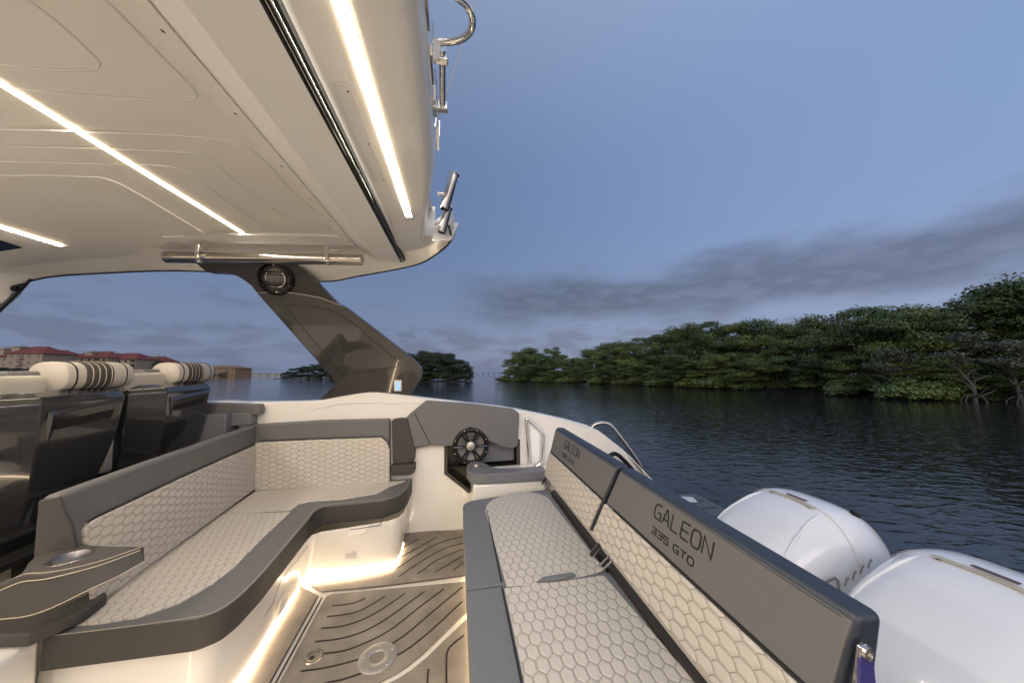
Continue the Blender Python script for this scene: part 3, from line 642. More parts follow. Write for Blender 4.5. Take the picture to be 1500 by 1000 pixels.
# round blue reflections are left out; small dark hatch at the far left
MB().prism([onceil(x,y,-.006) for x,y in [(-40,345),(0,351),(33,362),(0,367),(-40,372)]],(0,0,.004)).build('hatch_glass',M['hatch'],ht)
# trim ledge along the side, inside the roof
rows=[]
for x,y0,y1 in [(-1.86,2.42,2.52),(-1.80,2.40,2.51),(-1.4,2.37,2.47),(-1.0,2.33,2.43),(-.72,2.31,2.41)]:
    rows.append([V((x,y0,2.302)),V((x,y0+.008,2.286)),V((x,y1-.01,2.268)),V((x,y1,2.262)),V((x,y1+.03,2.285)),V((x,y1+.03,2.302))])
lg=MB().grid(rows); lg.cap(rows[0]); lg.build('side_ledge',M['gelw'],ht,smooth=35)
# side rim: from the ceiling edge out and down to the lip, then up the outside
cvx=[l for l in LIP]
lipc=smoothpts([V(l) for l in LIP]+[V((-.045,1.9,2.235))],4)
rows=[]
for p in lipc:
    x=p.x
    if x<-.80: inn=V((x,min(2.36 if x>-1.8 else 2.36+(-1.8-x)*.5,p.y-.16),0)); inn.z=cz(x,inn.y)-.001
    else:
        k=(x+.80)/.764; inn=V((-.80+k*.72,2.36-.30*k*k,2.30-.05*k))
    m1=inn.lerp(p,.45)+V((0,0,.055)); m2=inn.lerp(p,.85)+V((0,0,.05))
    if x<-1.9: m1=inn.lerp(p,.5)+V((0,0,.004)); m2=inn.lerp(p,.88)+V((0,0,-.0))
    o1=p+V((.004 if x>-.4 else 0,.012,.004)); o2=p+V((.03 if x>-.4 else 0,.05,.04)); o3=p+V((.02 if x>-.4 else 0,.07,.14)); o4=V((p.x,p.y,2.46))
    rows.append([inn,m1,m2,p,o1,o2,o3,o4])
MB().grid(rows).build('side_rim',M['ceil'],ht,smooth=45)
MB().tube([p+V((0,.006,-.003)) for p in lipc[8:]],.006,6).build('edge_gasket',M['rubber'],ht,smooth=60)
# dropped beam carrying the awning track
def lin(a,b,n=2): return [a.lerp(b,k/(n-1)) for k in range(n)]
bprof=[(-.805,2.302,2.34),(-.80,2.2985,2.345),(-.712,2.268,2.52),(-.705,2.262,2.55),(-.612,2.222,2.735),(-.60,2.215,2.735),(-.425,2.20,2.58),(-.42,2.206,2.575),(-.40,2.225,2.57),(-.395,2.31,2.5)]
bm_=MB(); rows=[[V((x,-1.6,z)),V((x,y-.5,z)),V((x,y-.02,z)),V((x,y,z+.01))] for x,z,y in bprof]
bm_.grid(rows); bm_.cap([r_[3] for r_ in rows]); bm_.build('roof_beam',M['beam'],ht,smooth=25)
MB().prism([V((-.798,-1.6,2.2935)),V((-.716,-1.6,2.2665)),V((-.716,2.50,2.2665)),V((-.798,2.335,2.2935))],(-.002,0,-.003)).build('channel_strip',M['ceil'],ht)
mb=MB()
for y in (.35,.62,.92,1.2,1.5,1.78,2.05,2.25): mb.lathe([(.006,0),(.0001,.003)],V((-.752,y,2.275)),(-.3,0,-1),10)
mb.build('screws',M['black'],ht)
for x0,x1,z,m_,n_ in ((-.428,-.418,2.200,'rubber','track_seal'),(-.417,-.399,2.203,'chrome','awning_track'),(-.398,-.389,2.208,'rubber','track_seal')):
    MB().prism([V((x0,-1.6,z)),V((x1,-1.6,z)),V((x1,2.57+.02,z)),V((x0,2.58,z))],(0,0,.03)).build(n_,M[m_],ht,bevel=.003)
MB().prism([V((-.411,-1.6,2.2015)),V((-.404,-1.6,2.2015)),V((-.404,2.57,2.2015)),V((-.411,2.57,2.2015))],(0,0,.004)).build('track_slot',M['black'],ht)
# rear section with the aft light strip and the outer edge
aprof=[(-.392,2.225),(-.37,2.248),(-.345,2.254),(-.295,2.252),(-.24,2.250),(-.15,2.250),(-.128,2.2465),(-.118,2.252),(-.100,2.262),(-.086,2.285),(-.076,2.315),(-.07,2.36),(-.085,2.44),(-.13,2.50)]
def arow(y,x0,z0): 
    k=sst((y-1.45)/.75)*.10
    return [V((x-(k*((x0-(-.392))/.3 if False else max(0,(x+.392)/.32))),y,z)) for x,z in aprof]
yy_=[-1.6,-.8,-.2,.2,.5,.8,1.1,1.35,1.55,1.7,1.85,2.0,2.1,2.2]
rows=[[V((x-sst((y-1.2)/1.1)*.13*max(0,(x+.392)/.32),y,z-(.02*sst((y-1.7)/.5)))) for x,z in aprof] for y in yy_]
endr=[]
for i,(x,z) in enumerate(aprof):
    k=i/(len(aprof)-1); endr.append(V((-.40+.30*k**.8 if i<9 else -.14,2.42-.24*k,2.235-.01*k if i<9 else z-.02)))
rows.append(endr)
MB().grid(rows).build('rear_panel',M['gelw'],ht,smooth=40)
MB().grid([[V((-4.2,-1.6,2.62)),V((-4.2,2.6,2.5))],[V((-.6,-1.6,2.60)),V((-.6,2.6,2.46))],[V((-.13,-1.6,2.50)),V((-.16,2.2,2.46))]]).build('roof_top',M['gelw'],ht)
# aft strip, ceiling strips
def strip(x0,x1,ya,yb,z,m_,tilt=0): 
    return MB().prism([V((x0,ya,z)),V((x1,ya,z)),V((x1,yb,z)),V((x0,yb,z))],(0,0,.010),side=1).build('led_strip',[M[m_],M['leds']],ht)
e1=P('z',612,357,2.243); strip(-.281,-.249,-1.2,e1.y,2.2455,'leda')
e2=P('z',370,351,2.294); strip(e2.x-.009,e2.x+.008,-1.2,e2.y,2.2945,'ledc')
e3=onceil(89,359); 
e30=onceil(0,330); r_=[]
for k in range(9):
    y=-1.0+(e3.y+1.0)*k/8; c_=cz(e3.x,y); r_.append([V((e3.x-.012,y,c_-.005)),V((e3.x+.012,y,c_-.005))])
MB().grid(r_).build('led_strip',M['ledc'],ht)
MB().grid([[q[0]+V((-.0005,0,.006)),q[0]+V((-.0005,0,0))] for q in r_]).grid([[q[1]+V((.0005,0,.006)),q[1]+V((.0005,0,0))] for q in r_]).grid([[q[0]+V((0,0,.0008)),q[1]+V((0,0,.0008))] for q in r_]).build('strip_channel',M['leds'],ht)
for k in range(2):
    xx=-.284 if k==0 else -.246
    MB().tube([V((xx,-1.2,2.2475)),V((xx,e1.y+.005,2.2445))],.002,6).build('strip_rim',M['gelw'],ht,smooth=60)
# inspection covers between track and strip
for (ya,yb) in ((.98,1.52),(2.0,2.26)):
    cz_=2.2505; q=roundpoly([V((-.372,ya,cz_)),V((-.318,ya,cz_)),V((-.318,yb,cz_)),V((-.372,yb,cz_))],.02)
    cv_=MB().prism(q,(0,0,-.003)).build('inspection_cover',M['gelw'],ht,bevel=.001)
    if ya<1.5:
        mb=MB()
        for y in (ya+.03,(ya+yb)/2,yb-.03): mb.lathe([(.004,0),(.0001,.002)],V((-.33,y,cz_-.003)),(0,0,-1),8)
        mb.build('screws',M['black'],cv_)
# lettering on the aft face of the roof, seen almost edge on
lettering('GALEON',V((-.078,.42,2.318)),(0,1,0),(.02,0,1),.12,.115,.045,.012,.008,ht,M['chrome'],'lettering',V((1,0,-.05)).normalized())
# stay plate at the corner
MB().prism([P('y',x,y,2.02) for x,y in [(632,353),(641,322),(672,327),(660,352)]],(0,.012,0)).build('corner_fin',M['plastw'],ht,bevel=.002)
# forward windscreen side glass and post
ws=thing('windscreen','tinted windscreen corner with thin black frame at the far left','windscreen',loc=(-3.3,2.75,1.9))
MB().prism([P('y',x,y,2.78) for x,y in [(-120,440),(0,424),(40,416),(20,437),(0,456),(-120,566)]],(0,.008,0)).build('glass',M['glassd'],ws)
MB().ribbon([P('y',x,y,2.775) for x,y in [(-120,566),(0,456.5),(47,409)]],.009,(0,-1,0),.010).build('frame',M['rubber'],ws)
MB().ribbon([P('y',x,y,2.775) for x,y in [(-120,441),(0,423.5),(40,415.5)]],.007,(0,-1,0),.010).build('frame',M['rubber'],ws)
MB().lathe([(.019,0),(.019,.02),(.0001,.026)],P('y',25,423,2.77),(0,-1,0),20).build('fixing',M['black'],ws,smooth=40)
# ---- pillar
pn=(0,1,.3); q0=V((0,2.93,1.15))
L=lambda x,y,o=0: PP(x,y,q0+V((0,-o,0)),pn)
pil=thing('roof_pillar','leaning bronze grey pillar holding up the hardtop on the gunwale','pillar',loc=tuple(L(570,570)))
lowp=[(375,428),(430,429),(470,436),(498,446.5),(507,451),(522,461),(588,512),(609,529),(616,537),(617.5,546),(615,556),(606,570),(597,583),(540,583),(457.5,593),(492,563),(487,554)]
upp=[(286,385),(340,383),(432,384),(438,391),(459,407),(492,441.5),(498,446.3),(470,435.6),(430,428.7),(375,427.7),(368,418),(357,410),(345,402.5),(330,398),(300,396.5)]
MB().prism([L(*p) for p in lowp],(0,.09,0)).build('body',M['pillar'],pil,bevel=.008,seg=3,ang=30)
MB().prism([L(*p,.004) for p in upp],(0,.09,0)).build('top_section',M['pillard'],pil,bevel=.006,seg=2,ang=30)
MB().ribbon([L(*p,.006) for p in [(375,428.3),(430,429),(470,436),(499,447)]],.005,(0,-1,-.3),.004).build('joint',M['steel'],pil)
inp=smoothpts([L(*p,.002) for p in [(416,446.6),(441,447.5),(468,450.5),(492,458),(516,473),(550,502),(583,530)]],3)+[L(584,534,.002),L(581,536.5,.002),L(504,549.5,.002),L(500,547.5,.002),L(458,497,.002)]
MB().prism(inp,(0,.006,0)).build('inset_panel',M['pillar'],pil,bevel=.0015)
MB().ribbon(inp,.006,(0,-1,-.3),.0008,closed=True).build('panel_groove',M['rubber'],pil)
MB().ribbon(smoothpts([L(*p,-.03)+V((0,0,0)) for p in [(440,390),(459,406),(492,440.5),(507,449.5),(522,460),(588,511),(609,528),(616.5,537)]],3),.005,(0,-1,-.3),.03).build('edge_trim',M['pillar'],pil)
sw=thing('switch_panel','small upright light grey switch plate with two blue lit rings at the pillar foot','switch',loc=tuple(L(583,564.5)))
MB().prism(roundpoly([L(*p,.006) for p in [(577.3,556.5),(588,556.5),(588,572.5),(577.3,572.5)]],.006),(0,.008,0)).build('plate',M['plastw'],sw,bevel=.001)
for y in (562.5,568.3):
    c=L(582.8,y,.007); MB().lathe([(.010,0),(.010,.002),(.016,.002),(.016,0)],c,(0,-1,-.3),20).build('ring',M['ledb'],sw); MB().lathe([(.009,0),(.008,.002),(.0001,.003)],c,(0,-1,-.3),16).build('button',M['plastw'],sw)
c=L(404,408,.012); fl_=thing('round_speaker','round caged speaker with bright centre near the top of the pillar','speaker',loc=tuple(c)); ax=(0,-1,-.3); R=.125
MB().lathe([(R,-.02),(R,.012),(R*.93,.022),(R*.86,.012),(R*.84,-.01)],c,ax,40).build('rim',M['blackg'],fl_,smooth=50)
MB().lathe([(R*.84,-.005),(R*.55,-.012),(.0001,-.015)],c,ax,40).build('cone',M['black'],fl_,smooth=50)
MB().lathe([(R*.6,-.008),(R*.56,.006),(R*.5,.008),(R*.48,.0)],c,ax,40).build('ring',M['steel'],fl_,smooth=50)
MB().lathe([(R*.48,.0),(R*.3,.012),(.0001,.016)],c,ax,40).build('centre_cap',M['cone'],fl_,smooth=50)
up_=V((0,-.3,1)).normalized()
for k in (-1,1):
    for d in (0,.018): MB().tube([c+V((-R*.8,0,0))+up_*(k*.03+k*d)+V(ax)*.012,c+V((R*.8,0,0))+up_*(k*.03+k*d)+V(ax)*.012],.0035,6).build('grille_bar',M['black'],fl_,smooth=60)
for k in range(6):
    a=math.pi*(k+.5)/3; p=c+(V((1,0,0))*math.cos(a)+up_*math.sin(a))*R*.8
    MB().lathe([(.005,0),(.004,.012),(.0001,.013)],p,ax,8).build('screw',M['chrome'],fl_)
# ---- boat hook / awning pole under the ceiling
a_=P('z',241,377,2.145); b_=P('z',531,380.5,2.145)
t=thing('awning_pole','long polished steel pole clipped under the hardtop edge','pole',loc=tuple(a_.lerp(b_,.5)))
d_=(b_-a_).normalized()
MB().tube([a_,a_+d_*.012,b_],[.028,.037,.037],24).build('tube',M['steel'],t,smooth=50)
MB().tube([a_-d_*.008,a_+d_*.001],[.018,.027],20).build('end_cap',M['black'],t,smooth=50)
for px in (297,494):
    c=P('y',px,378.5,a_.lerp(b_,(px-241)/307).y); fz=a_.lerp(b_,(px-241)/307)
    cl=MB().tube([fz-d_*.012,fz+d_*.012],.041,24); cl.box(fz.x-.012,fz.x+.012,fz.y-.05,fz.y-.034,fz.z-.02,fz.z+.09).build('clip',M['chrome'],t,bevel=.002)
    MB().tube([fz+V((.012,-.03,.055)),fz+V((.08,-.03,.058))],.008,8).build('clip_screw',M['steel'],t,smooth=50)
# ---- fittings on the aft edge
def pol(x,y,yy): return P('y',x,y,yy)
for (tx,ty,bx_,by_,yy,lab) in ((665,256,651,307,1.62,'upper polished rod holder on the rear edge of the hardtop'),(656,305,647,341,1.86,'lower polished rod holder on the rear edge of the hardtop')):
    A_,B_=pol(tx,ty,yy),pol(bx_,by_,yy); d_=(B_-A_).normalized()
    t=thing('rod_holder',lab,'rod holder',group='rod holders',loc=tuple(B_))
    MB().tube([A_-d_*.004,A_,A_+d_*.012,B_-d_*.004,B_],[.029,.030,.024,.024,.021],24,caps=False).build('cylinder',M['chrome'],t,smooth=40)
    MB().tube([A_+d_*.03,A_+d_*.032],.022,20).build('liner',M['black'],t); MB().tube([B_-d_*.006,B_-d_*.004],.021,20).build('base_cap',M['shelld'],t)
    m_=A_.lerp(B_,.55); MB().tube([m_,m_+V((-.05,.0,-.005))],.010,12).build('mount',M['chrome'],t,smooth=50)
    MB().tube([m_+V((-.05,0,-.005)),m_+V((-.056,0,-.006))],.02,16).build('mount_foot',M['chrome'],t,smooth=50)
yy=.93; t=thing('clamp_rail','short upright steel rail with two clamps on the rear edge of the hardtop','rail',loc=tuple(pol(648,120,yy)))
A_,B_=pol(648,72,yy),pol(648.5,163,1.12)
MB().tube([A_,B_],.0115,16).build('bar',M['chrome'],t,smooth=50)
for f_ in (.12,.92):
    p=A_.lerp(B_,f_); MB().box(p.x-.024,p.x+.018,p.y-.012,p.y+.012,p.z-.016,p.z+.016).build('clamp',M['chrome'],t,bevel=.004)
    MB().tube([p+V((-.05,0,0)),p+V((-.02,0,0))],.009,10).build('clamp_foot',M['chrome'],t,smooth=50)
hp=smoothpts([pol(x,y,yv) for x,y,yv in [(648,-25,.75),(668,-6,.76),(684,8,.78),(692,26,.80),(690,44,.83),(678,56,.86),(660,61,.88),(640,62,.885)]],5)
t=thing('roof_handrail','curved polished handrail at the top of the hardtop rear edge','handrail',loc=tuple(hp[0]))
MB().tube(hp,.0105,14).build('rail',M['chrome'],t,smooth=60)
MB().prism(roundpoly([pol(x,y,.88) for x,y in [(634,56),(645,56),(645,86),(634,86)]],.004),(0,.01,0)).build('foot_plate',M['plastw'],t,bevel=.001)
an=MB().tube([pol(703,-10,1.0),pol(641,178,1.35)],.0018,6).build('stay_wire',M['plastw'],smooth=60); tag(an,'thin pale stay wire slanting down behind the roof handrail','wire')
# ================================================================== OUTBOARDS
def outboard(yc,label,dx=0):
    t=thing('outboard_motor',label,'outboard motor',group='white outboard motors at the stern',loc=(1.85,yc,.3))
    # longitudinal stations: x, half width, top z, base z
    ST=[(1.30,.05,.27,.18),(1.33,.17,.34,.05),(1.38,.225,.415,-.02),(1.46,.262,.495,-.06),(1.57,.288,.570,-.09),(1.70,.300,.628,-.1),(1.79,.304,.652,-.1),(1.802,.304,.654,-.1),(1.807,.308,.660,-.1),(1.87,.306,.664,-.1),(1.95,.297,.654,-.1),(2.03,.278,.622,-.09),(2.10,.248,.568,-.06),(2.16,.20,.49,0),(2.195,.13,.39,.08),(2.21,.05,.30,.18)]
    n=26; rows=[]
    for x,w_,zt_,zb_ in ST:
        ring=[]; zm_=(zt_+zb_)/2; hh=(zt_-zb_)/2
        for k in range(n):
            a=2*math.pi*k/n; ca,sa=math.cos(a),math.sin(a); e_=.50 if sa>0 else .5
            yy=w_*math.copysign(abs(ca)**e_,ca); zz=hh*math.copysign(abs(sa)**.62,sa)
            # crowned top, gentle tumblehome
            if sa>0: yy*=1-.10*sa
            ring.append(V((x,yc+yy,zm_+zz)))
        rows.append(ring)
    cw=MB().grid(rows,True); cw.cap(rows[0]); cw.cap(rows[-1]); cw.build('cowl',M['engine'],t,sub=1,smooth=True)
    def top(x,y):
        xs_=[s_[0] for s_ in ST]; w_=float(np.interp(x,xs_,[s_[1] for s_ in ST])); zt_=float(np.interp(x,xs_,[s_[2] for s_ in ST])); zb_=float(np.interp(x,xs_,[s_[3] for s_ in ST]))
        best=None; zm_=(zt_+zb_)/2; hh=(zt_-zb_)/2
        a0,a1=0,math.pi/2
        for _ in range(30):
            am=(a0+a1)/2; yv=w_*abs(math.cos(am))**.50*(1-.10*math.sin(am))
            if yv>abs(y): a0=am
            else: a1=am
        return V((x,yc+y,zm_+hh*math.sin(a0)**.62))
    # transverse joint, latch slot, side flutes, breather
    MB().ribbon([top(1.804,y)+V((0,0,.0015)) for y in np.linspace(-.296,.296,41)],.005,(0,0,1),.001).build('joint',M['plastw'],t)
    sl=MB().ribbon([top(1.79+.012*math.cos(y*9),y)+V((0,0,.001)) for y in np.linspace(-.12,.12,13)],.026,(0,0,1),.0015).build('latch_slot',M['enginevent'],t)
    MB().ribbon([top(1.812,y)+V((0,0,.004)) for y in np.linspace(-.07,.03,7)],.016,(0,0,1),.003).build('latch',M['ventd'],sl)
    for s_ in (-1,1):
        mb=MB().lathe([(.006,0),(.0001,.002)],top(1.785,s_*.10)+V((0,0,.002)),(0,0,1),10).build('screw',M['black'],sl)
    for s_ in (-1,1):
        L_=[top(1.78-.30*k/8,s_*(.15+.05*k/8)) for k in range(9)]
        MB().tube([p+V((0,0,-.0035)) for p in L_],[.001,.006,.007,.0075,.007,.0065,.006,.004,.001],10,flat=.9).build('ridge',M['engine'],t,smooth=80)
    L_=[top(1.83+.36*k/8,0)+V((0,0,-.012)) for k in range(9)]
    MB().tube([top(1.97,-.16)+V((0,0,.0)),top(2.0,-.165)+V((0,0,.0))],.012,10).build('breather',M['black'],t,smooth=60)
    # chrome lettering standing on the port side
    wy=lambda x: yc-float(np.interp(x,[s_[0] for s_ in ST],[s_[1] for s_ in ST]))*.978
    for gx,gz,gl in ((1.60,.335,'O'),):
        mb=MB()
        for st_ in stroke(gl): mb.ribbon([V((gx+a*.07,wy(gx+a*.07)-.001,gz+a*.02+b*.085)) for a,b in st_],.013,(0,-1,0),.003)
        mb.build('emblem_letter',M['plate'],t)
    for k in range(4):
        x=1.70+.042*k; z=.40+.022*k; MB().ribbon([V((x,wy(x)-.001,z)),V((x+.016,wy(x)-.001,z+.03)),V((x+.026,wy(x)-.001,z+.03))],.010,(0,-1,0),.003).build('emblem_letter',M['plate'],t)
    # lower cowl, leg, bracket
    MB().prism(roundpoly([V((1.38,yc-.22,-.08)),V((2.2,yc-.2,-.08)),V((2.2,yc+.2,-.08)),V((1.38,yc+.22,-.08))],.12),(0,0,-.22)).build('lower_cowl',M['engine'],t,bevel=.03,seg=3)
    MB().prism(roundpoly([V((1.6,yc-.07,-.3)),V((2.1,yc-.05,-.3)),V((2.1,yc+.05,-.3)),V((1.6,yc+.07,-.3))],.04),(0,0,-.7)).build('leg',M['engine'],t,bevel=.015)
    MB().box(1.1,1.62,yc-.13,yc+.13,-.35,.12).build('bracket',M['shelld'],t,bevel=.03)
    return t
outboard(1.52,'farther white outboard motor with chrome letters on its side')
outboard(.87,'nearer white outboard motor, cut by the right edge')
for o in BOAT:
    o.matrix_world=MB_@Matrix.Translation(o.location) if o.type=='EMPTY' else MB_
# ================================================================== SEA, SKY, SHORE (sea frame: camera at the origin, 1.9 m up, looking along +Y)
def noise_water():
    m,nt,b=nodemat('water'); N=nt.nodes.new; Lk=nt.links.new
    b.inputs['Base Color'].default_value=(.016,.018,.017,1); b.inputs['Roughness'].default_value=.035; b.inputs['IOR'].default_value=1.4
    tc=N('ShaderNodeTexCoord')
    def nz(sx,sy,rot,sc,det,dist=0):
        mp=N('ShaderNodeMapping'); mp.inputs['Scale'].default_value=(sx,sy,1); mp.inputs['Rotation'].default_value=(0,0,rot); Lk(tc.outputs['Object'],mp.inputs['Vector'])
        n=N('ShaderNodeTexNoise'); n.inputs['Scale'].default_value=sc; n.inputs['Detail'].default_value=det; n.inputs['Distortion'].default_value=dist; Lk(mp.outputs[0],n.inputs['Vector']); return n.outputs['Fac']
    def ma(a,k,c):
        m1=N('ShaderNodeMath'); m1.operation='MULTIPLY_ADD'; m1.inputs[1].default_value=k; Lk(a,m1.inputs[0])
        if c is None: m1.inputs[2].default_value=0
        else: Lk(c,m1.inputs[2])
        return m1.outputs[0]
    a=nz(.8,1.2,.12,.9,1,.3); f=nz(.72,1.3,.05,4.4,2,.4); d=nz(1,1.3,.4,12,1,.2)
    cr=N('ShaderNodeMapRange'); cr.interpolation_type='SMOOTHSTEP'; cr.inputs['From Min'].default_value=.50; cr.inputs['From Max'].default_value=.74; Lk(f,cr.inputs['Value'])
    h=ma(cr.outputs[0],.40,ma(d,.13,ma(f,.8,ma(a,.9,None))))
    pt=nz(.5,1.3,0,.06,3); mr=N('ShaderNodeMapRange'); mr.inputs['From Min'].default_value=.35; mr.inputs['From Max'].default_value=.65; mr.inputs['To Min'].default_value=.45; mr.inputs['To Max'].default_value=1.1; Lk(pt,mr.inputs['Value'])
    m2=N('ShaderNodeMath'); m2.operation='MULTIPLY'; Lk(h,m2.inputs[0]); Lk(mr.outputs[0],m2.inputs[1])
    bp=N('ShaderNodeBump'); bp.inputs['Strength'].default_value=1; bp.inputs['Distance'].default_value=.0165; Lk(m2.outputs[0],bp.inputs['Height']); Lk(bp.outputs[0],b.inputs['Normal'])
    return m
M['water']=noise_water()
wt=MB().grid([[V((x,y,0)) for x in (-6000,-600,-60,0,60,600,6000)] for y in (-6000,-600,-60,0,60,600,6000)]).build('water',M['water'],boat=False); wt['kind']='structure'; wt['label']='dark rippled bay water'
M['mud']=mat('mud_bank',(.02,.016,.012),.9,bump=0,noise=.5,nscale=2)
M['bark']=mat('bark_dark',(.05,.042,.035),.9,noise=.4,nscale=8)
M['barkp']=mat('bark_pale',(.085,.08,.074),.85,noise=.3,nscale=8)
def leafmat(name,c0,c1,c2,sc=.35):
    m,nt,b=nodemat(name); N=nt.nodes.new; Lk=nt.links.new; b.inputs['Roughness'].default_value=.55
    tc=N('ShaderNodeTexCoord'); oi=N('ShaderNodeObjectInfo'); n=N('ShaderNodeTexNoise'); n.inputs['Scale'].default_value=sc; n.inputs['Detail'].default_value=3
    g=N('ShaderNodeNewGeometry'); Lk(g.outputs['Position'],n.inputs['Vector'])
    n3=N('ShaderNodeTexNoise'); n3.inputs['Scale'].default_value=3.1; n3.inputs['Detail'].default_value=2; Lk(g.outputs['Position'],n3.inputs['Vector'])
    a=N('ShaderNodeMath'); a.operation='MULTIPLY_ADD'; a.inputs[1].default_value=.35; Lk(n3.outputs['Fac'],a.inputs[0]); Lk(n.outputs['Fac'],a.inputs[2])
    s_=N('ShaderNodeMath'); s_.operation='MULTIPLY_ADD'; s_.inputs[1].default_value=.22; Lk(oi.outputs['Random'],s_.inputs[0]); Lk(a.outputs[0],s_.inputs[2])
    r=N('ShaderNodeValToRGB'); e=r.color_ramp.elements; e[0].position=.48; e[0].color=(*c0,1); e[1].position=1.02; e[1].color=(*c2,1); k=e.new(.74); k.color=(*c1,1)
    Lk(s_.outputs[0],r.inputs[0]); Lk(r.outputs[0],b.inputs['Base Color']); b.inputs['Subsurface Weight'].default_value=0
    return m
M['leaf']=leafmat('mangrove_leaf',(.028,.050,.014),(.064,.104,.024),(.155,.20,.046))
M['leaff']=leafmat('island_leaf',(.016,.028,.012),(.026,.043,.016),(.045,.066,.022))
M['leafb']=leafmat('bright_leaf',(.04,.07,.017),(.07,.115,.022),(.12,.165,.035))
M['leafg']=leafmat('grey_twig_leaf',(.035,.05,.03),(.055,.068,.042),(.08,.09,.06))
def leafmesh(name,clumps,n,size,m,flat=.6):
    """n leaf-sprig quads spread through ellipsoid clumps (centre, radii); shells denser than cores"""
    vol=np.array([c[1][0]*c[1][1]*c[1][2] for c in clumps])**.67; vol/=vol.sum()
    ci=rng.choice(len(clumps),n,p=vol); C_=np.array([c[0] for c in clumps])[ci]; R_=np.array([c[1] for c in clumps])[ci]
    d=rng.normal(size=(n,3)); d/=np.linalg.norm(d,axis=1)[:,None]; rad=rng.random(n)**.33; rad=np.where(rng.random(n)<.06,rad*1.22,rad)
    lump=1+.22*np.sin(d[:,0]*5+ci)*np.cos(d[:,1]*4+ci*2)+.15*np.sin(d[:,2]*7+ci*3)
    p=C_+d*R_*(rad*lump)[:,None]
    nrm=d*.7+rng.normal(size=(n,3))*.45+np.array([0,0,.6]); nrm/=np.linalg.norm(nrm,axis=1)[:,None]
    t=np.cross(nrm,rng.normal(size=(n,3))); t/=np.linalg.norm(t,axis=1)[:,None]; bb=np.cross(nrm,t)
    s=(size*(.6+.8*rng.random(n)))[:,None]
    v=np.stack([p-t*s*.5,p-bb*s*.32+nrm*s*.05,p+t*s*.55,p+bb*s*.32+nrm*s*.05],1).reshape(-1,3)
    me=bpy.data.meshes.new(name); me.vertices.add(4*n); me.vertices.foreach_set('co',v.ravel()); me.loops.add(4*n); me.polygons.add(n)
    me.loops.foreach_set('vertex_index',np.arange(4*n)); me.polygons.foreach_set('loop_start',np.arange(n)*4); me.polygons.foreach_set('loop_total',np.full(n,4)); me.update(calc_edges=True)
    me.materials.append(m); return me
def clumpset(w,h,nc,low=.08,seed=0):
    r=random.Random(seed); out=[]
    for k in range(nc):
        f_=r.random(); z=h*(low+(1-low)*f_*.93); env=math.sin(math.pi*min(1,.22+.72*(z/h)))**.7
        a=r.random()*6.283; q=w*.5*env*math.sqrt(r.random())*.95
        rr=w*(.11+.10*r.random())
        out.append(((q*math.cos(a),q*math.sin(a)*.85,min(z,h-rr*.5)),(rr*1.25,rr*1.2,rr*.5)))
    return out
def trunkmesh(h,w,seed,pale=False,spread=.5,base=.14,nb=7):
    r=random.Random(seed); mb=MB()
    path=[V((0,0,-.4)),V((r.uniform(-.2,.2),r.uniform(-.2,.2),h*.25)),V((r.uniform(-.5,.5),r.uniform(-.4,.4),h*.55)),V((r.uniform(-.7,.7),r.uniform(-.5,.5),h*.85))]
    P_=smoothpts(path,4); mb.tube(P_,[base*(1-.8*k/(len(P_)-1)) for k in range(len(P_))],7)
    for k in range(nb):
        s0=P_[2+int((len(P_)-4)*k/nb)]; a=r.random()*6.283; ln=w*spread*(.6+.5*r.random())
        e_=s0+V((math.cos(a)*ln,math.sin(a)*ln*.8,ln*(.3+.5*r.random()))); m_=s0.lerp(e_,.5)+V((r.uniform(-.2,.2),r.uniform(-.2,.2),r.uniform(0,.3)))
        q=smoothpts([s0,m_,e_],4); mb.tube(q,[base*.45*(1-.8*i/(len(q)-1)) for i in range(len(q))],5)
    for k in range(6):     # prop roots
        a=k*1.05+r.random(); mb.tube(smoothpts([V((0,0,h*.12)),V((math.cos(a)*.5,math.sin(a)*.5,h*.10)),V((math.cos(a)*.9,math.sin(a)*.9,-.4))],3),.035,5)
    return mb
VAR=[]
for i in range(6):
    w_,h_=6.0+.6*(i%3),9.5
    cm=leafmesh('crown',clumpset(w_,h_,30,.03 if i%2 else .10,100+i),13500,.205,M['leaf'])
    tr=trunkmesh(h_*.85,w_,200+i).build('trunk',M['bark'],boat=False); tm=tr.data; bpy.data.objects.remove(tr)
    VAR.append((cm,tm,w_,h_))
def tree(x,y,h,name='mangrove_tree',label='',group=None,var=None,rz=None,mats=None,ws=1.0,cat='tree'):
    cm,tm,w_,h_=VAR[var if var is not None else random.randrange(len(VAR))]
    t=bpy.data.objects.new(name,None); COL.objects.link(t); t.location=(x,y,-.05); s=h/h_; t.scale=(s*ws,s*ws,s); t.rotation_euler=(0,0,random.random()*6.28 if rz is None else rz)
    for nm,me in (('crown',cm),('trunk',tm)):
        o=bpy.data.objects.new(nm,me); COL.objects.link(o); o.parent=t
        if mats and nm=='crown': o.material_slots[0].link='OBJECT'; o.material_slots[0].material=mats
        if mats and nm=='trunk' and False: pass
    t['label']=label; t['category']=cat
    if group: t['group']=group
    return t
def pxx(px,d): return (px-750)/F*d
SH=[(3200,8.5),(2400,12.0),(2000,14.8),(1750,17.2),(1620,19.3),(1500,21.8),(1400,23.5),(1300,26.3),(1200,31.5),(1100,38.8),(1000,49),(900,63.8),(850,72),(800,81),(760,90),(722,99)]
TOPS=[(3200,150),(2400,290),(2000,340),(1750,372),(1620,392),(1500,404),(1440,412),(1370,418),(1300,430),(1215,447),(1180,458),(1110,460),(1095,470),(1060,457),(1020,460),(960,480),(900,490),(870,500),(840,516),(800,504),(760,507),(722,528)]
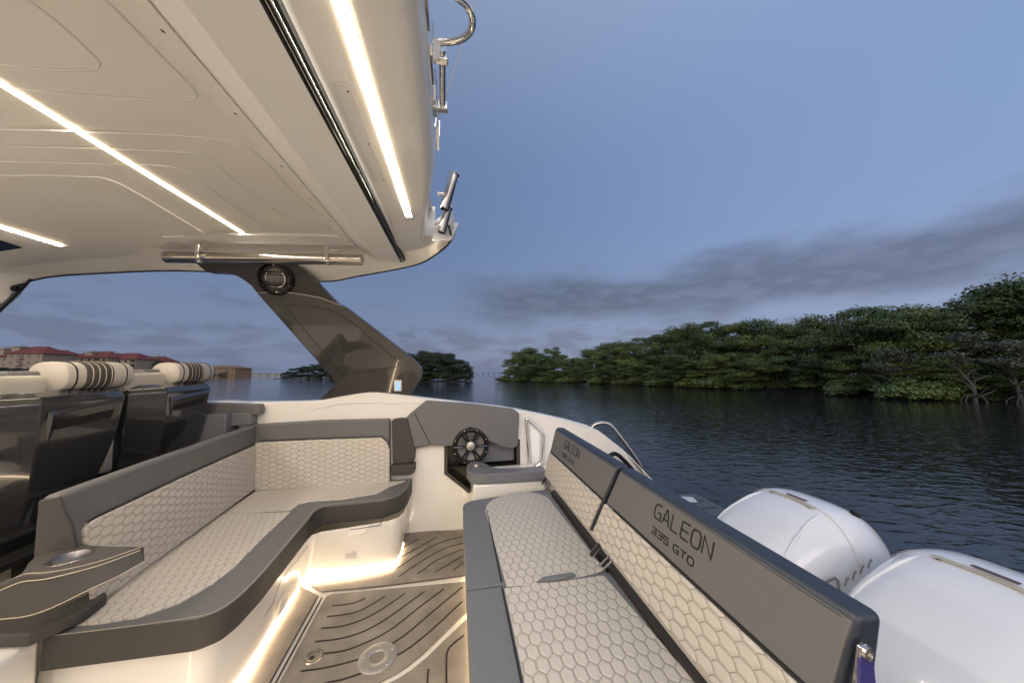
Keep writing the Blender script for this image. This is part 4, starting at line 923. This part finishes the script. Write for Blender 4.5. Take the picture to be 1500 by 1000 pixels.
def topy(px): xs_=[t_[0] for t_ in TOPS][::-1]; return float(np.interp(px,xs_,[t_[1] for t_ in TOPS][::-1]))
def shd(px): xs_=[t_[0] for t_ in SH][::-1]; return float(np.interp(px,xs_,[t_[1] for t_ in SH][::-1]))
# walk along the shoreline at equal ground spacing
line=[V((pxx(px,d),d,0)) for px,d in SH]
pts=[]; acc=0
for a,b in zip(line,line[1:]):
    n_=max(1,int((b-a).length/1.0))
    for k in range(n_): pts.append(a.lerp(b,k/n_))
cum=0; last=-9
cl=[0]
for a,b in zip(pts,pts[1:]): cl.append(cl[-1]+(b-a).length)
def atlen(s):
    i=min(max(int(np.searchsorted(cl,s))-1,0),len(pts)-2); t=(s-cl[i])/max(cl[i+1]-cl[i],1e-6); p=pts[i].lerp(pts[i+1],t); d=(pts[i+1]-pts[i]).normalized(); return p,V((d.y,-d.x,0))*(1 if V((d.y,-d.x,0)).dot(V((1,.6,0)))>0 else -1)
TOT=cl[-1]
bank=[p+atlen(min(cl[i],TOT-.1))[1]*.6 for i,p in enumerate(pts)]
bn=MB().grid([[V((p.x,p.y,-.3)) for p in bank],[V((p.x,p.y,.12)) for p in [q+atlen(min(cl[i],TOT-.1))[1]*1.2 for i,q in enumerate(bank)]],[V((p.x,p.y,.5)) for p in [q+atlen(min(cl[i],TOT-.1))[1]*14 for i,q in enumerate(bank)]]]).build('mud_bank',M['mud'],boat=False); bn['kind']='structure'
rows_=[(1.6,3.0,.50,'low mangrove in the front row at the water edge of the right bank','front row mangroves on the right bank',1.25),
       (4.6,3.4,.80,'middle height mangrove behind the front row on the right bank','middle row mangroves on the right bank',1.05),
       (8.2,2.9,1.0,'tall mangrove at the back of the right bank against the sky','back row mangroves on the right bank',.95),
       (12.5,4.2,.86,'mangrove deep inside the right bank, seen through gaps of the back row','mangroves deep inside the right bank',1.1)]
for off,stp,hf_,lab,grp,wsx in rows_:
    s=.5
    while s<TOT-.5:
        p,nr=atlen(s); q=p+nr*(off+random.uniform(-.6,.6)); px=750+F*q.x/q.y
        if q.y>0:
            hmax=CAMZ+(549-topy(px))/F*q.y
            h=hmax*hf_*random.uniform(.88,1.05) if hf_<1 else hmax*random.choice((.87,.93,.97,1.0,1.02))*random.uniform(.97,1.02)
            if hf_<.6: h=min(h*random.uniform(.75,1.15),6.0)
            ws_=wsx*random.uniform(.9,1.15)*(1.0 if hf_>=.8 else 1.15)
            tree(q.x,q.y,max(h,2.2),label=lab,group=grp,ws=ws_)
        s+=stp*random.uniform(.8,1.2)*(1+.006*q.y)
# low leafy skirts hanging to the water
lc=leafmesh('foliage',[((0,0,.75),(1.5,1.2,.55)),((1.1,.2,.6),(1.1,.9,.5)),((-1.2,.1,.6),(1.2,.9,.45)),((.2,.4,1.2),(1.0,.8,.45))],2600,.22,M['leaf'])
stm=MB()
for k in range(7):
    a=k*.9; stm.tube([V((0,0,-.4)),V((math.cos(a)*.6,math.sin(a)*.5,.6)),V((math.cos(a)*1.2,math.sin(a)*.9,.9))],[.04,.03,.015],5)
so=stm.build('stems',M['bark'],boat=False); sm_=so.data; bpy.data.objects.remove(so)
def shrub(x,y,s,label,group=None,m=None):
    t=bpy.data.objects.new('mangrove_shrub',None); COL.objects.link(t); t.location=(x,y,-.02); t.scale=(s,s,s*.95); t.rotation_euler=(0,0,random.uniform(-.5,.5))
    for nm,me in (('foliage',lc),('stems',sm_)):
        o=bpy.data.objects.new(nm,me); COL.objects.link(o); o.parent=t
        if m and nm=='foliage': o.material_slots[0].link='OBJECT'; o.material_slots[0].material=m
    t['label']=label; t['category']='shrub'
    if group: t['group']=group
s=1.0
while s<TOT-1:
    p,nr=atlen(s); q=p+nr*random.uniform(.1,.8)
    px=750+F*q.x/q.y
    if not (1390<px<1520 or 1270<px<1400): shrub(q.x,q.y,random.uniform(.7,1.25),'low mangrove shrub drooping over the water at the foot of the right bank','mangrove shrubs along the right water edge')
    s+=random.uniform(5,11)
def shoreat(px,back=0):
    d=shd(px)+back; return pxx(px,d),d
for px,s_,lab in ((1330,1.15,'bright yellow green shrub, larger left one of the pair hanging over the water at right'),(1368,.95,'bright yellow green shrub, smaller right one of the pair hanging over the water at right'),):
    x,y=shoreat(px,-.3); shrub(x,y,s_,lab,None,M['leafb'])
x,y=shoreat(1048,-.2); shrub(x,y,1.3,'light green shrub on the water edge below the middle of the right bank',None,M['leafb'])
# bare pale branching trees in the dark gap on the right
def baretree(px,back,h,w,seed,label):
    x,y=shoreat(px,back); t=bpy.data.objects.new('bare_tree',None); COL.objects.link(t); t.location=(x,y,0); t['label']=label; t['category']='tree'; t['_l']=(0,0,0)
    o=trunkmesh(h,w,seed,True,.55,.13,12).build('trunk',M['barkp'],boat=False); o.parent=t
    me=leafmesh('crown',[((-1.2,0,h*.8),(1.0,.8,.3)),((1.0,0,h*.95),(1.1,.8,.35)),((0,0,h*1.1),(1.2,.9,.4)),((-.4,-.2,h*.7),(.8,.6,.2))],1500,.16,M['leafg']); o=bpy.data.objects.new('crown',me); COL.objects.link(o); o.parent=t
baretree(1305,-.1,3.4,4.0,5,'pale grey forked bare tree in front of the dark gap of the right bank')
baretree(1418,-.1,4.2,3.0,9,'pale straight trunked bare tree right of the bright shrubs')
baretree(1490,-.1,3.6,3.2,14,'pale leaning bare tree at the right edge of the picture')
for px_,bk_,lab_ in ((1452,7,'tall mangrove against the sky above the pale trunked trees, left of the right edge'),(1492,6.5,'tall mangrove crown touching the right edge of the picture'),(1535,6,'tall mangrove just beyond the right edge')):
    x,y=shoreat(px_,bk_); tree(x,y,CAMZ+(549-topy(px_)+4)/F*y,label=lab_,ws=1.1)
# islands
def island(px0,px1,d,ytop,n,lab,grp,m,seed):
    random.seed(seed)
    for k in range(n):
        f_=(k+.5)/n; px=px0+(px1-px0)*f_; dd_=d+random.uniform(-5,6); x=pxx(px,dd_)
        e_=math.sin(math.pi*min(max(f_,.03),.97))**.35
        h=(CAMZ+(549-ytop)/F*dd_)*e_*random.uniform(.9,1.04)
        tree(x,dd_,h,'island_tree',lab,grp,mats=m,ws=1.15)
    gm=MB().prism([V((pxx(px0+2,d),d-6,-.2)),V((pxx(px1-2,d),d-6,-.2)),V((pxx(px1-6,d+12),d+10,-.2)),V((pxx(px0+6,d+12),d+10,-.2))],(0,0,.35)).build('island_ground',M['mud'],boat=False); gm['kind']='structure'
island(560,692,99,512,20,'dark dense tree on the small island right behind the pillar','trees on the island right of the pillar',M['leaff'],31)
island(414,575,149,530,26,'dark low tree on the far island left behind the pillar','trees on the far island left of the pillar',M['leaff'],32)
# ---- far shore, bridge, houses
M['far']=mat('far_land',(.03,.035,.035),.9,noise=.3,nscale=.05)
fs=MB()
rows=[[],[]]
for k in range(60):
    px=-150+ (455+150)*k/59; d=900-500*max(0,(300-px)/450); hh=2.5+2.5*random.random()
    rows[0].append(V((pxx(px,d),d,-.2))); rows[1].append(V((pxx(px,d),d+6,hh)))
fs.grid(rows+[[V((p.x,p.y+80,p.z)) for p in rows[1]]]).build('far_shore',M['far'],boat=False)['kind']='structure'
br=thing('distant_bridge','thin long bridge on the horizon between the island and the right bank','bridge',loc=(pxx(705,1500),1500,0),boat=False)
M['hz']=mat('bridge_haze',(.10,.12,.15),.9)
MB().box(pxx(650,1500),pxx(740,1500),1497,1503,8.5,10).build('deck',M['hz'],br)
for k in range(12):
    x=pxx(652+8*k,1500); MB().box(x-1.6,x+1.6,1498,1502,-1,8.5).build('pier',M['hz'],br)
M['stucco']=mat('stucco_cream',(.30,.235,.165),.85,noise=.12,nscale=.4)
M['stuccod']=mat('stucco_ochre',(.25,.16,.09),.85,noise=.15,nscale=.4)
M['rooft']=mat('roof_red_tile',(.17,.042,.03),.75,noise=.25,nscale=1.5)
M['roofg']=mat('roof_pale',(.3,.3,.3),.7)
M['win']=mat('window_dark',(.03,.035,.04),.2)
def house(px0,px1,d,yeave,yridge,label,towers=(),m='stucco',rm='rooft',fl=4):
    x0,x1=pxx(px0,d),pxx(px1,d); ze=CAMZ+(549-yeave)/F*d; zr=CAMZ+(549-yridge)/F*d; w=x1-x0; dp=min(18,w*.6)
    t=thing('apartment_house',label,'building',loc=((x0+x1)/2,d,0),boat=False)
    MB().box(x0,x1,d,d+dp,-.5,ze).build('walls',M[m],t)
    o_=.9; e=ze+.05; r=dp/2
    rf=MB(); a=[V((x0-o_,d-o_,e)),V((x1+o_,d-o_,e)),V((x1+o_,d+dp+o_,e)),V((x0-o_,d+dp+o_,e))]; R1,R2=V((x0+r,d+dp/2,zr)),V((x1-r,d+dp/2,zr))
    if R1.x>R2.x: R1=R2=V(((x0+x1)/2,d+dp/2,zr))
    for f_ in ([a[0],a[1],R2,R1],[a[1],a[2],R2],[a[2],a[3],R1,R2],[a[3],a[0],R1],a[::-1]): rf.cap([V(q) for q in f_])
    rf=rf.build('roof',M[rm],t)
    for tx,ty in towers:
        xx=pxx(tx,d+3); z1=CAMZ+(549-ty)/F*d; MB().box(xx-1.9,xx+1.9,d+2,d+6,ze-1,z1).build('tower',M[m],t)
        tc_=V((xx,d+4,z1+1.3)); rr=MB(); b_=[V((xx-2.5,d+1.4,z1)),V((xx+2.5,d+1.4,z1)),V((xx+2.5,d+6.6,z1)),V((xx-2.5,d+6.6,z1))]
        for i in range(4): rr.cap([b_[i],b_[(i+1)%4],tc_])
        rr.cap(b_[::-1]); rr.build('tower_roof',M['roofg'],t)
    nb=max(2,int(w/4)); hs=ze/fl
    for f_ in range(fl):
        for k in range(nb):
            xx=x0+w*(k+.5)/nb; z=f_*hs+hs*.3
            if k%3==1: 
                bl=MB().box(xx-1.5,xx+1.5,d-.04,d+.4,z-.3,z+hs*.55).build('window',M['win'],t); MB().box(xx-1.7,xx+1.7,d-1.1,d-.05,z-.6,z+.3).build('balcony',M[m],t)
            else:
                wn=MB().box(xx-.6,xx+.6,d-.04,d+.3,z,z+hs*.5).build('window',M['win'],t); MB().box(xx-.75,xx+.75,d-.1,d-.045,z-.15,z).build('sill',M['roofg'],wn)
    return t
house(-60,12,165,523,513,'cream apartment house with red roof cut by the left edge',[(3,510)])
house(10,62,158,518,506,'cream apartment house with tall tower behind the near helm seat',[(25,507.5)])
house(64,92,170,519,512,'narrow cream house block with low red roof, second from the left',[(78,514)])
house(93,158,185,524,513,'long red roofed house with two small towers above the near headrest',[(132,515),],)
house(150,200,190,526,516,'red roofed house between the two helm seats with a small tower',[(166,517.5)])
house(198,240,205,531,521,'low red roofed house left of the far helm seat',[(227,522)])
house(296,346,260,539,534.5,'ochre waterfront house right of the far helm seat',[],m='stuccod',rm='stuccod',fl=2)
house(330,354,290,543,539,'small ochre house at the end of the left shore',[],m='stuccod',rm='stuccod',fl=1)
house(366,412,520,547,545,'low white sheds far away on the left shore',[],m='roofg',rm='roofg',fl=1)
random.seed(77)
for k in range(26):
    px=-60+k*15.5; d=150 if px<130 else (175 if px<240 else 245); tree(pxx(px,d-4),d-4,random.uniform(2.5,4.5)+(1.5 if px<60 else 0),'waterfront_bush','dark bush in front of the red roofed houses on the left shore','bushes along the left shore',mats=M['leaff'],ws=2.0,cat='bush')
tree(pxx(236,200),200,12,'shore_tree','dark tree standing between the red roofed house and the far seat','',mats=M['leaff'])['group']='trees by the red roofed houses'
pt=thing('palm_tree','small lone palm silhouette on the far left shore','palm tree',loc=(pxx(355,330),330,0),boat=False)
MB().tube([V((pxx(355,330),330,0)),V((pxx(355,330)+.3,330,9))],[.35,.22],7).build('trunk',M['bark'],pt)
me=leafmesh('crown',[((pxx(355,330)+.3-pxx(355,330),0,9.3),(2.4,2.4,1.2))],500,.9,M['leaff']); o=bpy.data.objects.new('crown',me); COL.objects.link(o); o.parent=pt
# ================================================================== WORLD
wd=bpy.data.worlds.new('World'); scene.world=wd; wd.use_nodes=True; nt=wd.node_tree; N=nt.nodes.new; Lk=nt.links.new
bg=nt.nodes['Background']
def mm(op,a,b=None,c=None):
    n=N('ShaderNodeMath'); n.operation=op
    for i,x in enumerate((a,b,c)):
        if x is None: continue
        if isinstance(x,(int,float)): n.inputs[i].default_value=x
        else: Lk(x,n.inputs[i])
    return n.outputs[0]
def sm(x,a,b,to0=0,to1=1):
    n=N('ShaderNodeMapRange'); n.interpolation_type='SMOOTHSTEP'; n.inputs['From Min'].default_value=a; n.inputs['From Max'].default_value=b; n.inputs['To Min'].default_value=to0; n.inputs['To Max'].default_value=to1; Lk(x,n.inputs['Value']); return n.outputs[0]
def mixc(f_,a,b):
    n=N('ShaderNodeMixRGB')
    if isinstance(f_,(int,float)): n.inputs[0].default_value=f_
    else: Lk(f_,n.inputs[0])
    for i,x in ((1,a),(2,b)):
        if isinstance(x,tuple): n.inputs[i].default_value=(*x,1)
        else: Lk(x,n.inputs[i])
    return n.outputs[0]
tc=N('ShaderNodeTexCoord'); sp=N('ShaderNodeSeparateXYZ'); Lk(tc.outputs['Generated'],sp.inputs[0])
el=mm('MULTIPLY',mm('ARCSINE',sp.outputs[2]),57.29578); az=mm('MULTIPLY',mm('ARCTAN2',sp.outputs[0],sp.outputs[1]),57.29578)
# clear sky: elevation gradient, brighter to the right and strongest behind the camera, an unseen afterglow boosted low down to light the hardtop underside
right=sm(az,-30,75)
low=mixc(right,(.175,.230,.37),(.30,.36,.54)); hi=mixc(right,(.130,.195,.36),(.235,.345,.60))
base=mixc(sm(el,0,26),low,hi)
zen=mixc(sm(el,30,85),base,(.42,.50,.66))
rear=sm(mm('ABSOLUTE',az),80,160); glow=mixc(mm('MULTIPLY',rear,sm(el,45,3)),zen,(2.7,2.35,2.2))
# clouds
cmb=N('ShaderNodeCombineXYZ'); Lk(mm('MULTIPLY',az,.045),cmb.inputs[0]); Lk(mm('MULTIPLY',el,.13),cmb.inputs[1])
n1=N('ShaderNodeTexNoise'); n1.inputs['Scale'].default_value=1.5; n1.inputs['Detail'].default_value=7; n1.inputs['Roughness'].default_value=.5; n1.inputs['Distortion'].default_value=.15; Lk(cmb.outputs[0],n1.inputs['Vector'])
n2=N('ShaderNodeTexNoise'); n2.inputs['Scale'].default_value=3.4; n2.inputs['Detail'].default_value=5; n2.inputs['Roughness'].default_value=.48; Lk(cmb.outputs[0],n2.inputs['Vector'])
wob=mm('MULTIPLY',mm('SUBTRACT',n1.outputs['Fac'],.5),9)
e2=mm('ADD',el,wob)
def band(lo,hi_,soft): return mm('MULTIPLY',sm(e2,lo,lo+soft),sm(e2,hi_,hi_-soft))
b1m=mm('MULTIPLY',band(7.4,18.8,4.6),sm(az,-14,2))
b2m=mm('MULTIPLY',mm('MULTIPLY',band(2.2,8.4,2.2),sm(n2.outputs['Fac'],.40,.60)),.65)
b3m=mm('MULTIPLY',mm('MULTIPLY',band(-1,3.2,1.5),sm(n2.outputs['Fac'],.36,.56)),.55)
b4m=mm('MULTIPLY',mm('MULTIPLY',band(9.0,12.5,1.5),sm(n2.outputs['Fac'],.5,.66)),mm('MULTIPLY',sm(az,5,-20),.5))
cm=mm('MAXIMUM',mm('MAXIMUM',mm('MULTIPLY',b1m,sm(n2.outputs['Fac'],.28,.5,.72,1.0)),b2m),mm('MAXIMUM',b3m,b4m))
ccol=mixc(sm(n2.outputs['Fac'],.40,.68),mixc(right,(.075,.092,.150),(.098,.118,.190)),mixc(right,(.115,.138,.215),(.155,.182,.29)))
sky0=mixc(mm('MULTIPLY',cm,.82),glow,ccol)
ns=N('ShaderNodeTexSky'); ns.sky_type='NISHITA'; ns.sun_disc=False; ns.sun_elevation=math.radians(1.5); ns.sun_rotation=math.radians(200); ns.altitude=0
nsm=N('ShaderNodeVectorMath'); nsm.operation='SCALE'; nsm.inputs['Scale'].default_value=.02; Lk(ns.outputs[0],nsm.inputs[0])
ad=N('ShaderNodeVectorMath'); ad.operation='ADD'; Lk(sky0,ad.inputs[0]); Lk(nsm.outputs[0],ad.inputs[1])
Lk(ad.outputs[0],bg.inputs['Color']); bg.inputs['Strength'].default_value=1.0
sun=bpy.data.lights.new('sun','SUN'); sun.energy=.5; sun.angle=math.radians(30); sun.color=(1,.93,.88); so=bpy.data.objects.new('sun',sun); COL.objects.link(so)
so.rotation_euler=V((-math.sin(math.radians(20))*.0+.25,-.9,.42)).to_track_quat('Z','Y').to_euler()
# ================================================================== camera
cam=bpy.data.cameras.new('camera'); cam.sensor_width=36; cam.lens=F/1500*36; cam.clip_start=.02; cam.clip_end=20000
co=bpy.data.objects.new('camera',cam); COL.objects.link(co); co.location=(0,0,CAMZ); co.rotation_euler=(math.pi/2+th,0,0); scene.camera=co
scene.view_settings.view_transform='Standard'; scene.view_settings.look='None'; scene.view_settings.exposure=0; scene.view_settings.gamma=1
try:
    scene.cycles.use_denoising=True; scene.cycles.sample_clamp_indirect=6
except Exception: pass
for o in scene.objects:
    if '_l' in o: del o['_l']
